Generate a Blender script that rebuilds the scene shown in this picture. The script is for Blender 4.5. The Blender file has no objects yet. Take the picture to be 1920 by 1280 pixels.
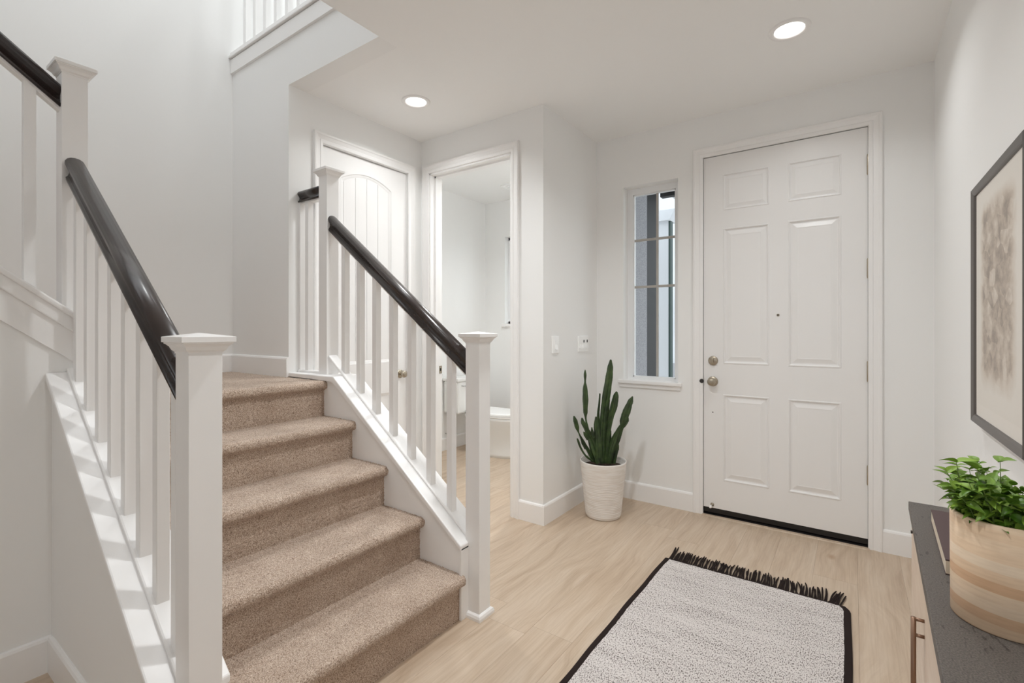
import bpy, bmesh, math, random
import numpy as np
from mathutils import Vector, Matrix

random.seed(7)
np.random.seed(7)
scene = bpy.context.scene
C = scene.collection

# ------------------------------------------------------------------ camera
EYE = 1.27
cam_data = bpy.data.cameras.new('camera')
cam_data.sensor_width = 36.0
cam_data.lens = 903.0 / 1920.0 * 36.0
cam_data.shift_y = (618.0 - 640.0) / 1920.0
cam_data.clip_start = 0.05
cam = bpy.data.objects.new('camera', cam_data)
cam.location = (0, 0, EYE)
cam.rotation_euler = (math.pi / 2, 0, math.radians(35.3))
C.objects.link(cam)
scene.camera = cam

# ------------------------------------------------------------------ world
world = bpy.data.worlds.new('world')
scene.world = world
world.use_nodes = True
bg = world.node_tree.nodes['Background']
bg.inputs['Color'].default_value = (0.93, 0.965, 1.0, 1)
bg.inputs['Strength'].default_value = 1.3

vs = scene.view_settings
vs.view_transform = 'Standard'
vs.look = 'None'
vs.gamma = 1.0
vs.use_curve_mapping = False
vs.exposure = 0.74


def portal(name, loc, rot, sx, sy):
    """marks an opening to the sky for light sampling; gives off no light itself"""
    d = bpy.data.lights.new(name, 'AREA')
    d.shape = 'RECTANGLE'
    d.size, d.size_y = sx, sy
    d.cycles.is_portal = True
    o = bpy.data.objects.new(name, d)
    o.location, o.rotation_euler = loc, rot
    C.objects.link(o)


portal('hall_window_portal', (-0.34, -3.34, 1.6), (math.pi / 2, 0, 0), 1.12, 1.4)
portal('skylight_portal', (-2.7, -0.4, 5.52), (0, 0, 0), 1.3, 3.0)
portal('sidelight_portal', (-1.22, 3.64, 1.62), (-math.pi / 2, 0, 0), 0.42, 1.48)
portal('powder_portal', (-2.88, 4.6, 1.83), (-math.pi / 2, 0, 0), 0.74, 1.0)

# ------------------------------------------------------------------ materials


def srgb(r, g, b):
    f = lambda c: (c / 255 / 12.92) if c <= 10 else ((c / 255 + 0.055) / 1.055) ** 2.4
    return (f(r), f(g), f(b), 1)


def mat(name, col, rough=0.5, metal=0.0, spec=0.5):
    m = bpy.data.materials.new(name)
    m.use_nodes = True
    p = m.node_tree.nodes['Principled BSDF']
    p.inputs['Base Color'].default_value = col if len(col) == 4 else (*col, 1)
    p.inputs['Roughness'].default_value = rough
    p.inputs['Metallic'].default_value = metal
    p.inputs['Specular IOR Level'].default_value = spec
    return m


class N:
    def __init__(self, m):
        self.t = m.node_tree
        self.p = self.t.nodes['Principled BSDF']

    def new(self, typ, **kw):
        n = self.t.nodes.new(typ)
        for k, v in kw.items():
            if k.startswith('i_'):
                n.inputs[k[2:].replace('_', ' ')].default_value = v
            else:
                setattr(n, k, v)
        return n

    def link(self, a, b):
        self.t.links.new(a, b)

    def coords(self, kind='Object', scale=(1, 1, 1), rot=(0, 0, 0)):
        c = self.new('ShaderNodeTexCoord')
        mp = self.new('ShaderNodeMapping')
        mp.inputs['Scale'].default_value = scale
        mp.inputs['Rotation'].default_value = rot
        self.link(c.outputs[kind], mp.inputs['Vector'])
        return mp.outputs['Vector']

    def noise(self, vec, scale, detail=2.0, rough=0.5):
        n = self.new('ShaderNodeTexNoise')
        n.inputs['Scale'].default_value = scale
        n.inputs['Detail'].default_value = detail
        n.inputs['Roughness'].default_value = rough
        self.link(vec, n.inputs['Vector'])
        return n

    def ramp(self, fac, stops):
        r = self.new('ShaderNodeValToRGB')
        e = r.color_ramp.elements
        while len(e) < len(stops):
            e.new(0.5)
        for k, (pos, col) in enumerate(stops):
            e[k].position = pos
            e[k].color = col
        self.link(fac, r.inputs['Fac'])
        return r

    def mix(self, fac, a, b, mode='MIX'):
        n = self.new('ShaderNodeMix', data_type='RGBA', blend_type=mode)
        for sock, v in ((0, fac), (6, a), (7, b)):
            if hasattr(v, 'is_linked') or hasattr(v, 'links'):
                self.link(v, n.inputs[sock])
            else:
                n.inputs[sock].default_value = v
        return n.outputs[2]

    def bump(self, height, strength=0.2, dist=0.01):
        b = self.new('ShaderNodeBump')
        b.inputs['Strength'].default_value = strength
        b.inputs['Distance'].default_value = dist
        self.link(height, b.inputs['Height'])
        self.link(b.outputs['Normal'], self.p.inputs['Normal'])


def m_paint(name, col, rough=0.6, bump=0.06):
    m = mat(name, col, rough, spec=0.3)
    n = N(m)
    v = n.coords('Object')
    ns = n.noise(v, 140, 3)
    n.bump(ns.outputs['Fac'], bump, 0.002)
    return m


WALL = m_paint('wall_paint', srgb(243, 243, 242), 0.62)
CEIL = m_paint('ceiling_paint', srgb(246, 246, 245), 0.8)
TRIM = m_paint('trim_paint', srgb(244, 243, 242), 0.32, 0.015)
DOORW = m_paint('door_paint', srgb(240, 239, 238), 0.3, 0.015)

# dark stained handrail
RAIL = mat('dark_stained_wood', srgb(44, 33, 30), 0.27)
n = N(RAIL)
v = n.coords('Object', (4, 4, 4))
ns = n.noise(v, 2, 2)
r = n.ramp(ns.outputs['Fac'], [(0.3, srgb(40, 31, 28)), (0.7, srgb(47, 36, 33))])
n.link(r.outputs['Color'], n.p.inputs['Base Color'])
n.p.inputs['Coat Weight'].default_value = 0.35
n.p.inputs['Coat Roughness'].default_value = 0.22

# carpet
CARPET = mat('taupe_carpet', srgb(178, 150, 130), 0.95, spec=0.1)
n = N(CARPET)
v = n.coords('Object')
fine = n.noise(v, 280, 2, 0.75)
mid = n.noise(v, 9, 3)
c1 = n.ramp(fine.outputs['Fac'], [(0.32, srgb(112, 92, 78)), (0.5, srgb(192, 171, 153)), (0.68, srgb(230, 216, 202))])
c2 = n.ramp(mid.outputs['Fac'], [(0.3, (0.86, 0.83, 0.81, 1)), (0.7, (1, 1, 1, 1))])
n.link(n.mix(1.0, c1.outputs['Color'], c2.outputs['Color'], 'MULTIPLY'), n.p.inputs['Base Color'])
n.bump(fine.outputs['Fac'], 0.5, 0.004)
n.p.inputs['Sheen Weight'].default_value = 0.2

# oak planks (grain runs along Y; each plank its own offset and tone)
OAK = mat('light_oak', srgb(214, 184, 150), 0.42)
n = N(OAK)
tc = n.new('ShaderNodeTexCoord')
oi = n.new('ShaderNodeObjectInfo')
mul = n.new('ShaderNodeVectorMath', operation='MULTIPLY')
mul.inputs[1].default_value = (17.0, 31.0, 9.0)
cmb = n.new('ShaderNodeCombineXYZ')
for k in range(3):
    n.link(oi.outputs['Random'], cmb.inputs[k])
n.link(cmb.outputs[0], mul.inputs[0])
add = n.new('ShaderNodeVectorMath', operation='ADD')
n.link(tc.outputs['Object'], add.inputs[0])
n.link(mul.outputs[0], add.inputs[1])
st = n.new('ShaderNodeMapping')
st.inputs['Scale'].default_value = (13, 1.1, 1)
n.link(add.outputs[0], st.inputs['Vector'])
warp = n.noise(add.outputs[0], 1.6, 2)
wm = n.new('ShaderNodeVectorMath', operation='MULTIPLY_ADD')
n.link(warp.outputs['Color'], wm.inputs[0])
wm.inputs[1].default_value = (3.2, 0.3, 0)
n.link(st.outputs[0], wm.inputs[2])
grain = n.noise(wm.outputs[0], 1.6, 6, 0.62)
fineg = n.new('ShaderNodeMapping')
fineg.inputs['Scale'].default_value = (150, 3.5, 1)
n.link(add.outputs[0], fineg.inputs['Vector'])
fg = n.noise(fineg.outputs[0], 1.0, 2)
gr = n.ramp(grain.outputs['Fac'], [(0.26, srgb(182, 160, 138)), (0.46, srgb(199, 179, 157)), (0.62, srgb(207, 189, 169)), (0.8, srgb(192, 171, 149))])
fr = n.ramp(fg.outputs['Fac'], [(0.3, (0.90, 0.88, 0.86, 1)), (0.6, (1, 1, 1, 1))])
tone = n.ramp(oi.outputs['Random'], [(0.0, (0.965, 0.96, 0.955, 1)), (0.5, (1, 1, 1, 1)), (1.0, (1.0, 0.98, 0.96, 1))])
a = n.mix(1.0, gr.outputs['Color'], fr.outputs['Color'], 'MULTIPLY')
b = n.mix(1.0, a, tone.outputs['Color'], 'MULTIPLY')
# knots
kv = n.new('ShaderNodeTexVoronoi')
kv.inputs['Scale'].default_value = 1.0
km = n.new('ShaderNodeMapping')
km.inputs['Scale'].default_value = (3.4, 1.7, 1)
n.link(add.outputs[0], km.inputs['Vector'])
n.link(km.outputs[0], kv.inputs['Vector'])
kr = n.ramp(kv.outputs['Distance'], [(0.0, srgb(150, 112, 82)), (0.03, srgb(200, 170, 140)), (0.09, (1, 1, 1, 1))])
n.link(n.mix(0.75, b, kr.outputs['Color'], 'MULTIPLY'), n.p.inputs['Base Color'])
n.bump(fg.outputs['Fac'], 0.06, 0.002)

SUBFLOOR = mat('subfloor', srgb(150, 120, 92), 0.8)
NICKEL = mat('brushed_nickel', srgb(178, 168, 152), 0.32, 1.0)
CHROME = mat('chrome', srgb(205, 205, 205), 0.12, 1.0)
BRONZE = mat('bronze_handle', srgb(150, 122, 104), 0.35, 1.0)
BLACK = mat('black_rubber', srgb(18, 15, 16), 0.4)
DARKGAP = mat('dark_gap', srgb(22, 20, 20), 0.8)  # near-black paints the shade in door gaps; also holes and peephole lens
CERAMIC = mat('white_ceramic', srgb(240, 240, 238), 0.12)
PLASTIC = mat('white_plastic', srgb(251, 251, 250), 0.3)
DARKPL = mat('dark_button', srgb(50, 48, 46), 0.4)
VINYL = mat('white_vinyl', srgb(240, 241, 242), 0.35)
MUNTIN = mat('grey_muntin', srgb(178, 174, 168), 0.4)
SOIL = mat('potting_soil', srgb(58, 42, 32), 0.95)
n = N(SOIL)
v = n.coords('Object')
ns = n.noise(v, 90, 4)
r = n.ramp(ns.outputs['Fac'], [(0.3, srgb(36, 26, 20)), (0.7, srgb(84, 62, 48))])
n.link(r.outputs['Color'], n.p.inputs['Base Color'])
n.bump(ns.outputs['Fac'], 0.8, 0.01)

POT = mat('white_pot_glaze', srgb(236, 232, 227), 0.55)
n = N(POT)
v = n.coords('Object', (3, 3, 30))
ns = n.noise(v, 4, 3)
r = n.ramp(ns.outputs['Fac'], [(0.3, srgb(226, 219, 211)), (0.6, srgb(240, 237, 233))])
n.link(r.outputs['Color'], n.p.inputs['Base Color'])

CACTUS = mat('cactus_skin', srgb(58, 82, 40), 0.5)
n = N(CACTUS)
v = n.coords('Object')
ns = n.noise(v, 22, 3)
r = n.ramp(ns.outputs['Fac'], [(0.3, srgb(34, 50, 26)), (0.6, srgb(56, 78, 38)), (0.8, srgb(76, 96, 50))])
n.link(r.outputs['Color'], n.p.inputs['Base Color'])
SPINE = mat('cactus_spine', srgb(104, 92, 70), 0.6)


def m_leaf(name, dark, light):
    m = mat(name, light, 0.38)
    q = N(m)
    oi_ = q.new('ShaderNodeObjectInfo')
    r_ = q.ramp(oi_.outputs['Random'], [(0.0, dark), (1.0, light)])
    q.link(r_.outputs['Color'], q.p.inputs['Base Color'])
    q.p.inputs['Subsurface Weight'].default_value = 0.0
    return m


LEAF = m_leaf('herb_leaf', srgb(70, 110, 26), srgb(156, 190, 78))
STEM = mat('green_stem', srgb(120, 142, 78), 0.5)

# rug
RUG = mat('woven_rug', srgb(206, 200, 196), 0.95, spec=0.1)
n = N(RUG)
v = n.coords('Object', (260, 110, 1))
wv = n.noise(v, 1.0, 2, 0.6)
big = n.noise(n.coords('Object', (3, 14, 1)), 1.0, 3)
thr = n.new('ShaderNodeMath', operation='MULTIPLY_ADD')
n.link(big.outputs['Fac'], thr.inputs[0])
thr.inputs[1].default_value = 0.16
n.link(wv.outputs['Fac'], thr.inputs[2])
r = n.ramp(thr.outputs[0], [(0.445, srgb(96, 88, 84)), (0.53, srgb(192, 185, 182)), (0.62, srgb(220, 214, 211))])
n.link(r.outputs['Color'], n.p.inputs['Base Color'])
n.bump(wv.outputs['Fac'], 0.5, 0.003)
RUGDARK = mat('black_rug_yarn', srgb(46, 38, 36), 0.95, spec=0.1)

# console
CREAM = mat('cream_lacquer_wood', srgb(222, 202, 182), 0.45)
n = N(CREAM)
v = n.coords('Object', (3, 3, 14))
ns = n.noise(v, 2, 4)
r = n.ramp(ns.outputs['Fac'], [(0.35, srgb(216, 195, 175)), (0.7, srgb(228, 210, 192))])
n.link(r.outputs['Color'], n.p.inputs['Base Color'])
SLATE = mat('dark_slate', srgb(84, 79, 75), 0.55)
n = N(SLATE)
v = n.coords('Object')
n1 = n.noise(v, 420, 2)
n2 = n.noise(n.coords('Object', (60, 18, 1), (0, 0, 0.5)), 2.0, 3)
c1 = n.ramp(n1.outputs['Fac'], [(0.3, srgb(70, 65, 62)), (0.7, srgb(112, 105, 99))])
c2 = n.ramp(n2.outputs['Fac'], [(0.30, (0.35, 0.33, 0.32, 1)), (0.37, (1, 1, 1, 1))])
n.link(n.mix(0.8, c1.outputs['Color'], c2.outputs['Color'], 'MULTIPLY'), n.p.inputs['Base Color'])
n.bump(n1.outputs['Fac'], 0.25, 0.002)

BAMBOO = mat('laminated_bamboo', srgb(226, 182, 140), 0.45)
n = N(BAMBOO)
tc = n.new('ShaderNodeTexCoord')
sep = n.new('ShaderNodeSeparateXYZ')
n.link(tc.outputs['Object'], sep.inputs[0])
tilt = n.new('ShaderNodeMath', operation='MULTIPLY_ADD')
n.link(sep.outputs['X'], tilt.inputs[0])
tilt.inputs[1].default_value = 0.06
n.link(sep.outputs['Z'], tilt.inputs[2])
sc = n.new('ShaderNodeMath', operation='MULTIPLY')
n.link(tilt.outputs[0], sc.inputs[0])
sc.inputs[1].default_value = 62.0
fl = n.new('ShaderNodeMath', operation='FLOOR')
n.link(sc.outputs[0], fl.inputs[0])
wn = n.new('ShaderNodeTexWhiteNoise', noise_dimensions='1D')
n.link(fl.outputs[0], wn.inputs['W'])
band = n.ramp(wn.outputs['Value'], [(0.0, srgb(224, 186, 150)), (0.35, srgb(234, 202, 168)), (0.7, srgb(240, 215, 186)), (1.0, srgb(243, 224, 200))])
ns = n.noise(n.coords('Object', (20, 20, 160)), 1.5, 3)
gr2 = n.ramp(ns.outputs['Fac'], [(0.3, (0.92, 0.90, 0.88, 1)), (0.6, (1, 1, 1, 1))])
n.link(n.mix(1.0, band.outputs['Color'], gr2.outputs['Color'], 'MULTIPLY'), n.p.inputs['Base Color'])

BOOKC = mat('plum_book_cloth', srgb(84, 66, 66), 0.7)
PAPER = mat('book_pages', srgb(222, 208, 188), 0.9)
FRAME = mat('charcoal_frame', srgb(92, 87, 84), 0.38)
MATBOARD = mat('mat_board', srgb(232, 227, 220), 0.6)
PRINT = mat('abstract_wash_print', srgb(215, 208, 198), 0.5)
n = N(PRINT)
v = n.coords('Generated')
w1 = n.noise(n.coords('Generated', (1, 5, 9)), 1.6, 5, 0.6)
vor = n.new('ShaderNodeTexVoronoi')
vor.inputs['Scale'].default_value = 1.0
n.link(n.coords('Generated', (1, 9, 16), (0.25, 0, 0)), vor.inputs['Vector'])
grad = n.new('ShaderNodeSeparateXYZ')
n.link(v, grad.inputs[0])


def tri(sock, lo, hi):
    q = n.new('ShaderNodeMapRange', interpolation_type='SMOOTHSTEP')
    q.inputs['From Min'].default_value = lo
    q.inputs['From Max'].default_value = hi
    n.link(sock, q.inputs['Value'])
    return q.outputs[0]


def mul_(a_, b_):
    q = n.new('ShaderNodeMath', operation='MULTIPLY')
    n.link(a_, q.inputs[0])
    n.link(b_, q.inputs[1])
    return q.outputs[0]


mask = mul_(mul_(tri(grad.outputs['Y'], 0.03, 0.26), tri(grad.outputs['Y'], 0.99, 0.80)),
            mul_(tri(grad.outputs['Z'], 0.02, 0.22), tri(grad.outputs['Z'], 0.99, 0.86)))
mm = n.new('ShaderNodeMath', operation='MULTIPLY_ADD')
n.link(vor.outputs['Color'], mm.inputs[0])
mm.inputs[1].default_value = 0.35
n.link(w1.outputs['Fac'], mm.inputs[2])
stain = n.ramp(mul_(mm.outputs[0], mask), [(0.12, srgb(228, 223, 215)), (0.46, srgb(212, 202, 190)), (0.66, srgb(190, 177, 163)), (0.88, srgb(156, 144, 133))])
n.link(stain.outputs['Color'], n.p.inputs['Base Color'])

GLASS = bpy.data.materials.new('clear_window_glass')
GLASS.use_nodes = True
t_ = GLASS.node_tree
t_.nodes.clear()
o_ = t_.nodes.new('ShaderNodeOutputMaterial')
mx = t_.nodes.new('ShaderNodeMixShader')
tr = t_.nodes.new('ShaderNodeBsdfTransparent')
tr.inputs['Color'].default_value = (0.95, 0.97, 0.97, 1)
gl = t_.nodes.new('ShaderNodeBsdfGlossy')
gl.inputs['Roughness'].default_value = 0.02
fn = t_.nodes.new('ShaderNodeFresnel')
fn.inputs['IOR'].default_value = 1.12
t_.links.new(fn.outputs[0], mx.inputs[0])
t_.links.new(tr.outputs[0], mx.inputs[1])
t_.links.new(gl.outputs[0], mx.inputs[2])
t_.links.new(mx.outputs[0], o_.inputs['Surface'])

STUCCO = mat('grey_stucco', srgb(178, 178, 182), 0.95)
n = N(STUCCO)
v = n.coords('Object')
ns = n.noise(v, 120, 3, 0.7)
r = n.ramp(ns.outputs['Fac'], [(0.3, srgb(128, 128, 133)), (0.6, srgb(176, 176, 180))])
n.link(r.outputs['Color'], n.p.inputs['Base Color'])
n.bump(ns.outputs['Fac'], 0.7, 0.01)
BRONZEDARK = mat('dark_bronze_trim', srgb(34, 33, 35), 0.6)
EXTWHITE = mat('exterior_white', srgb(206, 209, 214), 0.7)
GREENDARK = mat('dark_green_trim', srgb(40, 62, 58), 0.5)
CONCRETE = mat('pale_concrete', srgb(200, 198, 194), 0.9)
LENS = bpy.data.materials.new('lamp_lens')
LENS.use_nodes = True
lp = LENS.node_tree.nodes['Principled BSDF']
lp.inputs['Base Color'].default_value = (1, 1, 1, 1)
lp.inputs['Emission Color'].default_value = (1, 0.97, 0.92, 1)
lp.inputs['Emission Strength'].default_value = 3.0

# ------------------------------------------------------------------ helpers
ORG = {}


def empty(name, loc, label=None, cat=None, group=None, kind=None):
    o = bpy.data.objects.new(name, None)
    o.empty_display_size = 0.1
    o.location = loc
    C.objects.link(o)
    ORG[o] = Vector(loc)
    tag(o, label, cat, group, kind)
    return o


def tag(o, label=None, cat=None, group=None, kind=None):
    if label:
        o['label'] = label
    if cat:
        o['category'] = cat
    if group:
        o['group'] = group
    if kind:
        o['kind'] = kind
    return o


def obj(name, bm, material, parent=None, smooth=False, origin=None, **kw):
    """links a bmesh built in world coordinates as one object"""
    me = bpy.data.meshes.new(name)
    org = Vector(origin) if origin is not None else (ORG[parent] if parent else Vector((0, 0, 0)))
    bmesh.ops.recalc_face_normals(bm, faces=bm.faces[:])
    for vv in bm.verts:
        vv.co -= org
    bm.to_mesh(me)
    bm.free()
    return link(name, me, material, parent, smooth, org, **kw)


def link(name, me, material, parent=None, smooth=False, org=Vector((0, 0, 0)), **kw):
    if material is not None and not me.materials:
        me.materials.append(material)
    if smooth:
        for p in me.polygons:
            p.use_smooth = True
    o = bpy.data.objects.new(name, me)
    C.objects.link(o)
    if parent:
        o.parent = parent
        o.location = Vector(org) - ORG[parent]
    else:
        o.location = org
    ORG[o] = Vector(org)
    tag(o, **kw)
    return o


def box(lo, hi, bm=None, bev=0.0):
    bm = bm or bmesh.new()
    x0, y0, z0 = lo
    x1, y1, z1 = hi
    vs_ = [bm.verts.new(p) for p in ((x0, y0, z0), (x1, y0, z0), (x1, y1, z0), (x0, y1, z0),
                                     (x0, y0, z1), (x1, y0, z1), (x1, y1, z1), (x0, y1, z1))]
    fs = [bm.faces.new([vs_[i] for i in f]) for f in
          ((3, 2, 1, 0), (4, 5, 6, 7), (0, 1, 5, 4), (1, 2, 6, 5), (2, 3, 7, 6), (3, 0, 4, 7))]
    if bev:
        es = list({e for f in fs for e in f.edges})
        bmesh.ops.bevel(bm, geom=es, offset=bev, segments=2, affect='EDGES', profile=0.5)
    return bm


def prism(pts, a, b, f, bm=None, bev=0.0):
    """polygon pts (2-D) extruded between a and b; f(u, v, w) -> world"""
    bm = bm or bmesh.new()
    A = [bm.verts.new(f(u, v_, a)) for u, v_ in pts]
    B = [bm.verts.new(f(u, v_, b)) for u, v_ in pts]
    k = len(pts)
    fs = [bm.faces.new(A), bm.faces.new(B[::-1])]
    for i in range(k):
        fs.append(bm.faces.new((A[i], B[i], B[(i + 1) % k], A[(i + 1) % k])))
    if bev:
        es = list({e for q in fs for e in q.edges})
        bmesh.ops.bevel(bm, geom=es, offset=bev, segments=2, affect='EDGES', profile=0.5)
    return bm


XZ = lambda u, v_, w: (u, w, v_)      # polygon in x,z extruded along y
YZ = lambda u, v_, w: (w, u, v_)      # polygon in y,z extruded along x
XY = lambda u, v_, w: (u, v_, w)      # polygon in x,y extruded along z


def lathe(prof, c, axis='Z', seg=40, bm=None):
    """profile (radius, height) turned about an axis through c"""
    bm = bm or bmesh.new()
    c = Vector(c)
    rings = []
    for r_, h in prof:
        ring = []
        if r_ <= 1e-6:
            q = {'Z': (0, 0, h), 'Y': (0, h, 0), 'X': (h, 0, 0)}[axis]
            ring = [bm.verts.new(c + Vector(q))]
        else:
            for i in range(seg):
                t = 2 * math.pi * i / seg
                a_, b_ = r_ * math.cos(t), r_ * math.sin(t)
                q = {'Z': (a_, b_, h), 'Y': (a_, h, b_), 'X': (h, a_, b_)}[axis]
                ring.append(bm.verts.new(c + Vector(q)))
        rings.append(ring)
    for A, B in zip(rings, rings[1:]):
        if len(A) == 1 and len(B) == 1:
            continue
        for i in range(seg):
            j = (i + 1) % seg
            if len(A) == 1:
                bm.faces.new((A[0], B[i], B[j]))
            elif len(B) == 1:
                bm.faces.new((A[i], B[0], A[j]))
            else:
                bm.faces.new((A[i], B[i], B[j], A[j]))
    return bm


def tube(path, rad, seg=8, bm=None, sect=None, closed_ends=True):
    """sweeps a circle (or a star section) along a path with a radius per point"""
    bm = bm or bmesh.new()
    P = [Vector(p) for p in path]
    rings = []
    up = None
    for i, p in enumerate(P):
        d = (P[min(i + 1, len(P) - 1)] - P[max(i - 1, 0)]).normalized()
        if up is None:
            up = Vector((0, 0, 1)) if abs(d.z) < 0.9 else Vector((1, 0, 0))
            up = (up - d * up.dot(d)).normalized()
        else:
            up = (up - d * up.dot(d)).normalized()
        s = d.cross(up)
        r_ = rad[i] if hasattr(rad, '__len__') else rad
        ring = []
        for k in range(seg):
            t = 2 * math.pi * k / seg
            m_ = sect(k) if sect else 1.0
            ring.append(bm.verts.new(p + (up * math.cos(t) + s * math.sin(t)) * r_ * m_))
        rings.append(ring)
    for A, B in zip(rings, rings[1:]):
        for k in range(seg):
            j = (k + 1) % seg
            bm.faces.new((A[k], A[j], B[j], B[k]))
    if closed_ends:
        bm.faces.new(rings[0][::-1])
        bm.faces.new(rings[-1])
    return bm


def sweep(profile, frames, bm=None):
    """profile [(a, b)] placed at each frame (point, axisA, axisB)"""
    bm = bm or bmesh.new()
    rings = [[bm.verts.new(p + A_ * a_ + B_ * b_) for a_, b_ in profile] for p, A_, B_ in frames]
    k = len(profile)
    for R0, R1 in zip(rings, rings[1:]):
        for i in range(k):
            j = (i + 1) % k
            bm.faces.new((R0[i], R0[j], R1[j], R1[i]))
    bm.faces.new(rings[0][::-1])
    bm.faces.new(rings[-1])
    return bm


def struct(name, bm, m, parent=None, **kw):
    if parent is None:
        kw['kind'] = 'structure'
    return obj(name, bm, m, parent, **kw)


def wall_boxes(boxes):
    bm = bmesh.new()
    for lo, hi in boxes:
        box(lo, hi, bm)
    return bm


# casing swept around an opening; f(u, z, projection) -> world
CAS = [(0.0, 0.0), (0.0, 0.010), (0.004, 0.013), (0.020, 0.014), (0.024, 0.011), (0.046, 0.016),
       (0.052, 0.020), (0.062, 0.020), (0.066, 0.016), (0.066, 0.0)]


def casing(name, u0, u1, zt, f):
    bm = bmesh.new()
    rings = []
    for k in range(4):
        ring = []
        for d, p in CAS:
            u, z = ((u0 - d, 0.0), (u0 - d, zt + d), (u1 + d, zt + d), (u1 + d, 0.0))[k]
            ring.append(bm.verts.new(f(u, z, p)))
        rings.append(ring)
    m_ = len(CAS)
    for A, B in zip(rings, rings[1:]):
        for i in range(m_):
            j = (i + 1) % m_
            bm.faces.new((A[i], A[j], B[j], B[i]))
    bm.faces.new(rings[0])
    bm.faces.new(rings[-1][::-1])
    return struct(name, bm, TRIM, label='white moulded door casing')


BASE = [(0.0, 0.0), (0.014, 0.0), (0.014, 0.118), (0.010, 0.127), (0.004, 0.131), (0.0, 0.131)]


def baseboard(name, p0, p1, nrm, z=0.0, h=1.0):
    """straight baseboard from p0 to p1, standing proud along nrm"""
    bm = bmesh.new()
    a_, b_ = Vector((*p0, z)), Vector((*p1, z))
    nn = Vector((*nrm, 0))
    sweep([(q[0], q[1] * h) for q in BASE], [(a_, nn, Vector((0, 0, 1))), (b_, nn, Vector((0, 0, 1)))], bm)
    return struct(name, bm, TRIM)


# ------------------------------------------------------------------ structure: shell
CZ = 2.74           # ceiling
LZ = 0.985          # landing carpet
UZ = 3.01           # upper floor trim line
ROOF = 5.4
YW = 3.48           # front wall
XR = 0.363          # right wall
XP = -1.645         # passage wall
YP = 2.675          # powder room wall
XC = -2.765         # closet wall
YS = 1.585          # stair hall wall
XF = -3.46          # stairwell far wall
XO = -1.94          # ceiling opening edge
XU = -2.45          # wall under the upper flight
YB = -3.2           # back of the hall

# floor: slab and planks
floor = struct('floor', box((-3.75, YB - 0.2, -0.09), (0.60, 4.62, -0.012)), SUBFLOOR)
tag(floor, 'light oak plank floor with knots and soft grain')
PW = 0.19
col_i = 0
x = 0.40 - PW * 21
while x < XR:
    y = -1.0 - random.uniform(0, 1.2)
    while y < 4.43:
        L = random.choice((1.35, 1.6, 1.83, 2.1))
        y1 = min(y + L, 4.45)
        if y1 > -0.6 and not (x + PW < -2.6 and y1 < 2.6):
            b_ = box((x + 0.0002, y + 0.0002, -0.012), (min(x + PW, XR + 0.1) - 0.0002, y1 - 0.0002, 0.0), bev=0.0004)
            obj('plank', b_, OAK, floor, origin=((x + PW / 2), (y + y1) / 2, 0))
        y = y1 + 0.0
        if y1 >= 4.45:
            break
    x += PW

# front wall with door and sidelight openings
DX0, DX1, DZ1 = -0.848, 0.076, 2.456
WX0, WX1, WZ0, WZ1 = -1.425, -1.017, 0.89, 2.35
T = 0.15
struct('wall_front', wall_boxes([
    ((XP - 0.12, YW, 0), (WX0, YW + T, CZ)), ((WX0, YW, 0), (WX1, YW + T, WZ0)), ((WX0, YW, WZ1), (WX1, YW + T, CZ)),
    ((WX1, YW, 0), (DX0, YW + T, CZ)), ((DX0, YW, DZ1), (DX1, YW + T, CZ)), ((DX1, YW, 0), (XR + 0.12, YW + T, CZ))]), WALL)
struct('wall_right', wall_boxes([((XR, YB, 0), (XR + 0.12, YW, CZ))]), WALL)
struct('wall_passage', wall_boxes([((XP - 0.12, YP + 0.12, 0), (XP, YW, CZ))]), WALL)
PX0, PX1, PZ1 = -2.680, -1.892, 2.480
struct('wall_powder_front', wall_boxes([
    ((XC - 0.12, YP, 0), (PX0, YP + 0.12, CZ)), ((PX1, YP, 0), (XP, YP + 0.12, CZ)), ((PX0, YP, PZ1), (PX1, YP + 0.12, CZ))]), WALL)
KY0, KY1, KZ1 = 1.812, 2.528, 2.456
struct('wall_closet', wall_boxes([
    ((XC - 0.12, YS, 0), (XC, KY0, CZ)), ((XC - 0.12, KY1, 0), (XC, YP, CZ)), ((XC - 0.12, KY0, KZ1), (XC, KY1, CZ))]), WALL)
struct('wall_stair_hall', wall_boxes([((XF - 0.12, YS, 0), (XC - 0.12, YS + 0.12, UZ + 0.1)), ((XC - 0.12, YS, CZ), (XO, YS + 0.12, UZ + 0.1))]), WALL)
struct('wall_stairwell', wall_boxes([((XF - 0.12, YB, 0), (XF, YS, ROOF)), ((XF - 0.12, YS, UZ + 0.1), (XF, 2.9, ROOF))]), WALL)
struct('wall_stairwell_inner', wall_boxes([((XO, YB, CZ + 0.12), (XO + 0.12, 2.9, ROOF))]), WALL)
struct('wall_upper_hall', wall_boxes([((XF - 0.12, 2.9, CZ + 0.12), (XO + 0.12, 3.0, ROOF))]), WALL)
# back of the hall: wall with a window opening
struct('wall_back', wall_boxes([
    ((XF - 0.12, YB - 0.12, 0), (-0.9, YB, CZ + 0.12)), ((-0.9, YB - 0.12, 2.3), (XR + 0.12, YB, CZ + 0.12)), ((-0.9, YB - 0.12, 0), (0.22, YB, 0.9)),
    ((0.22, YB - 0.12, 0), (XR + 0.12, YB, 2.3)), ((XF - 0.12, YB - 0.12, CZ + 0.12), (XO + 0.12, YB, ROOF))]), WALL)
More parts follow.
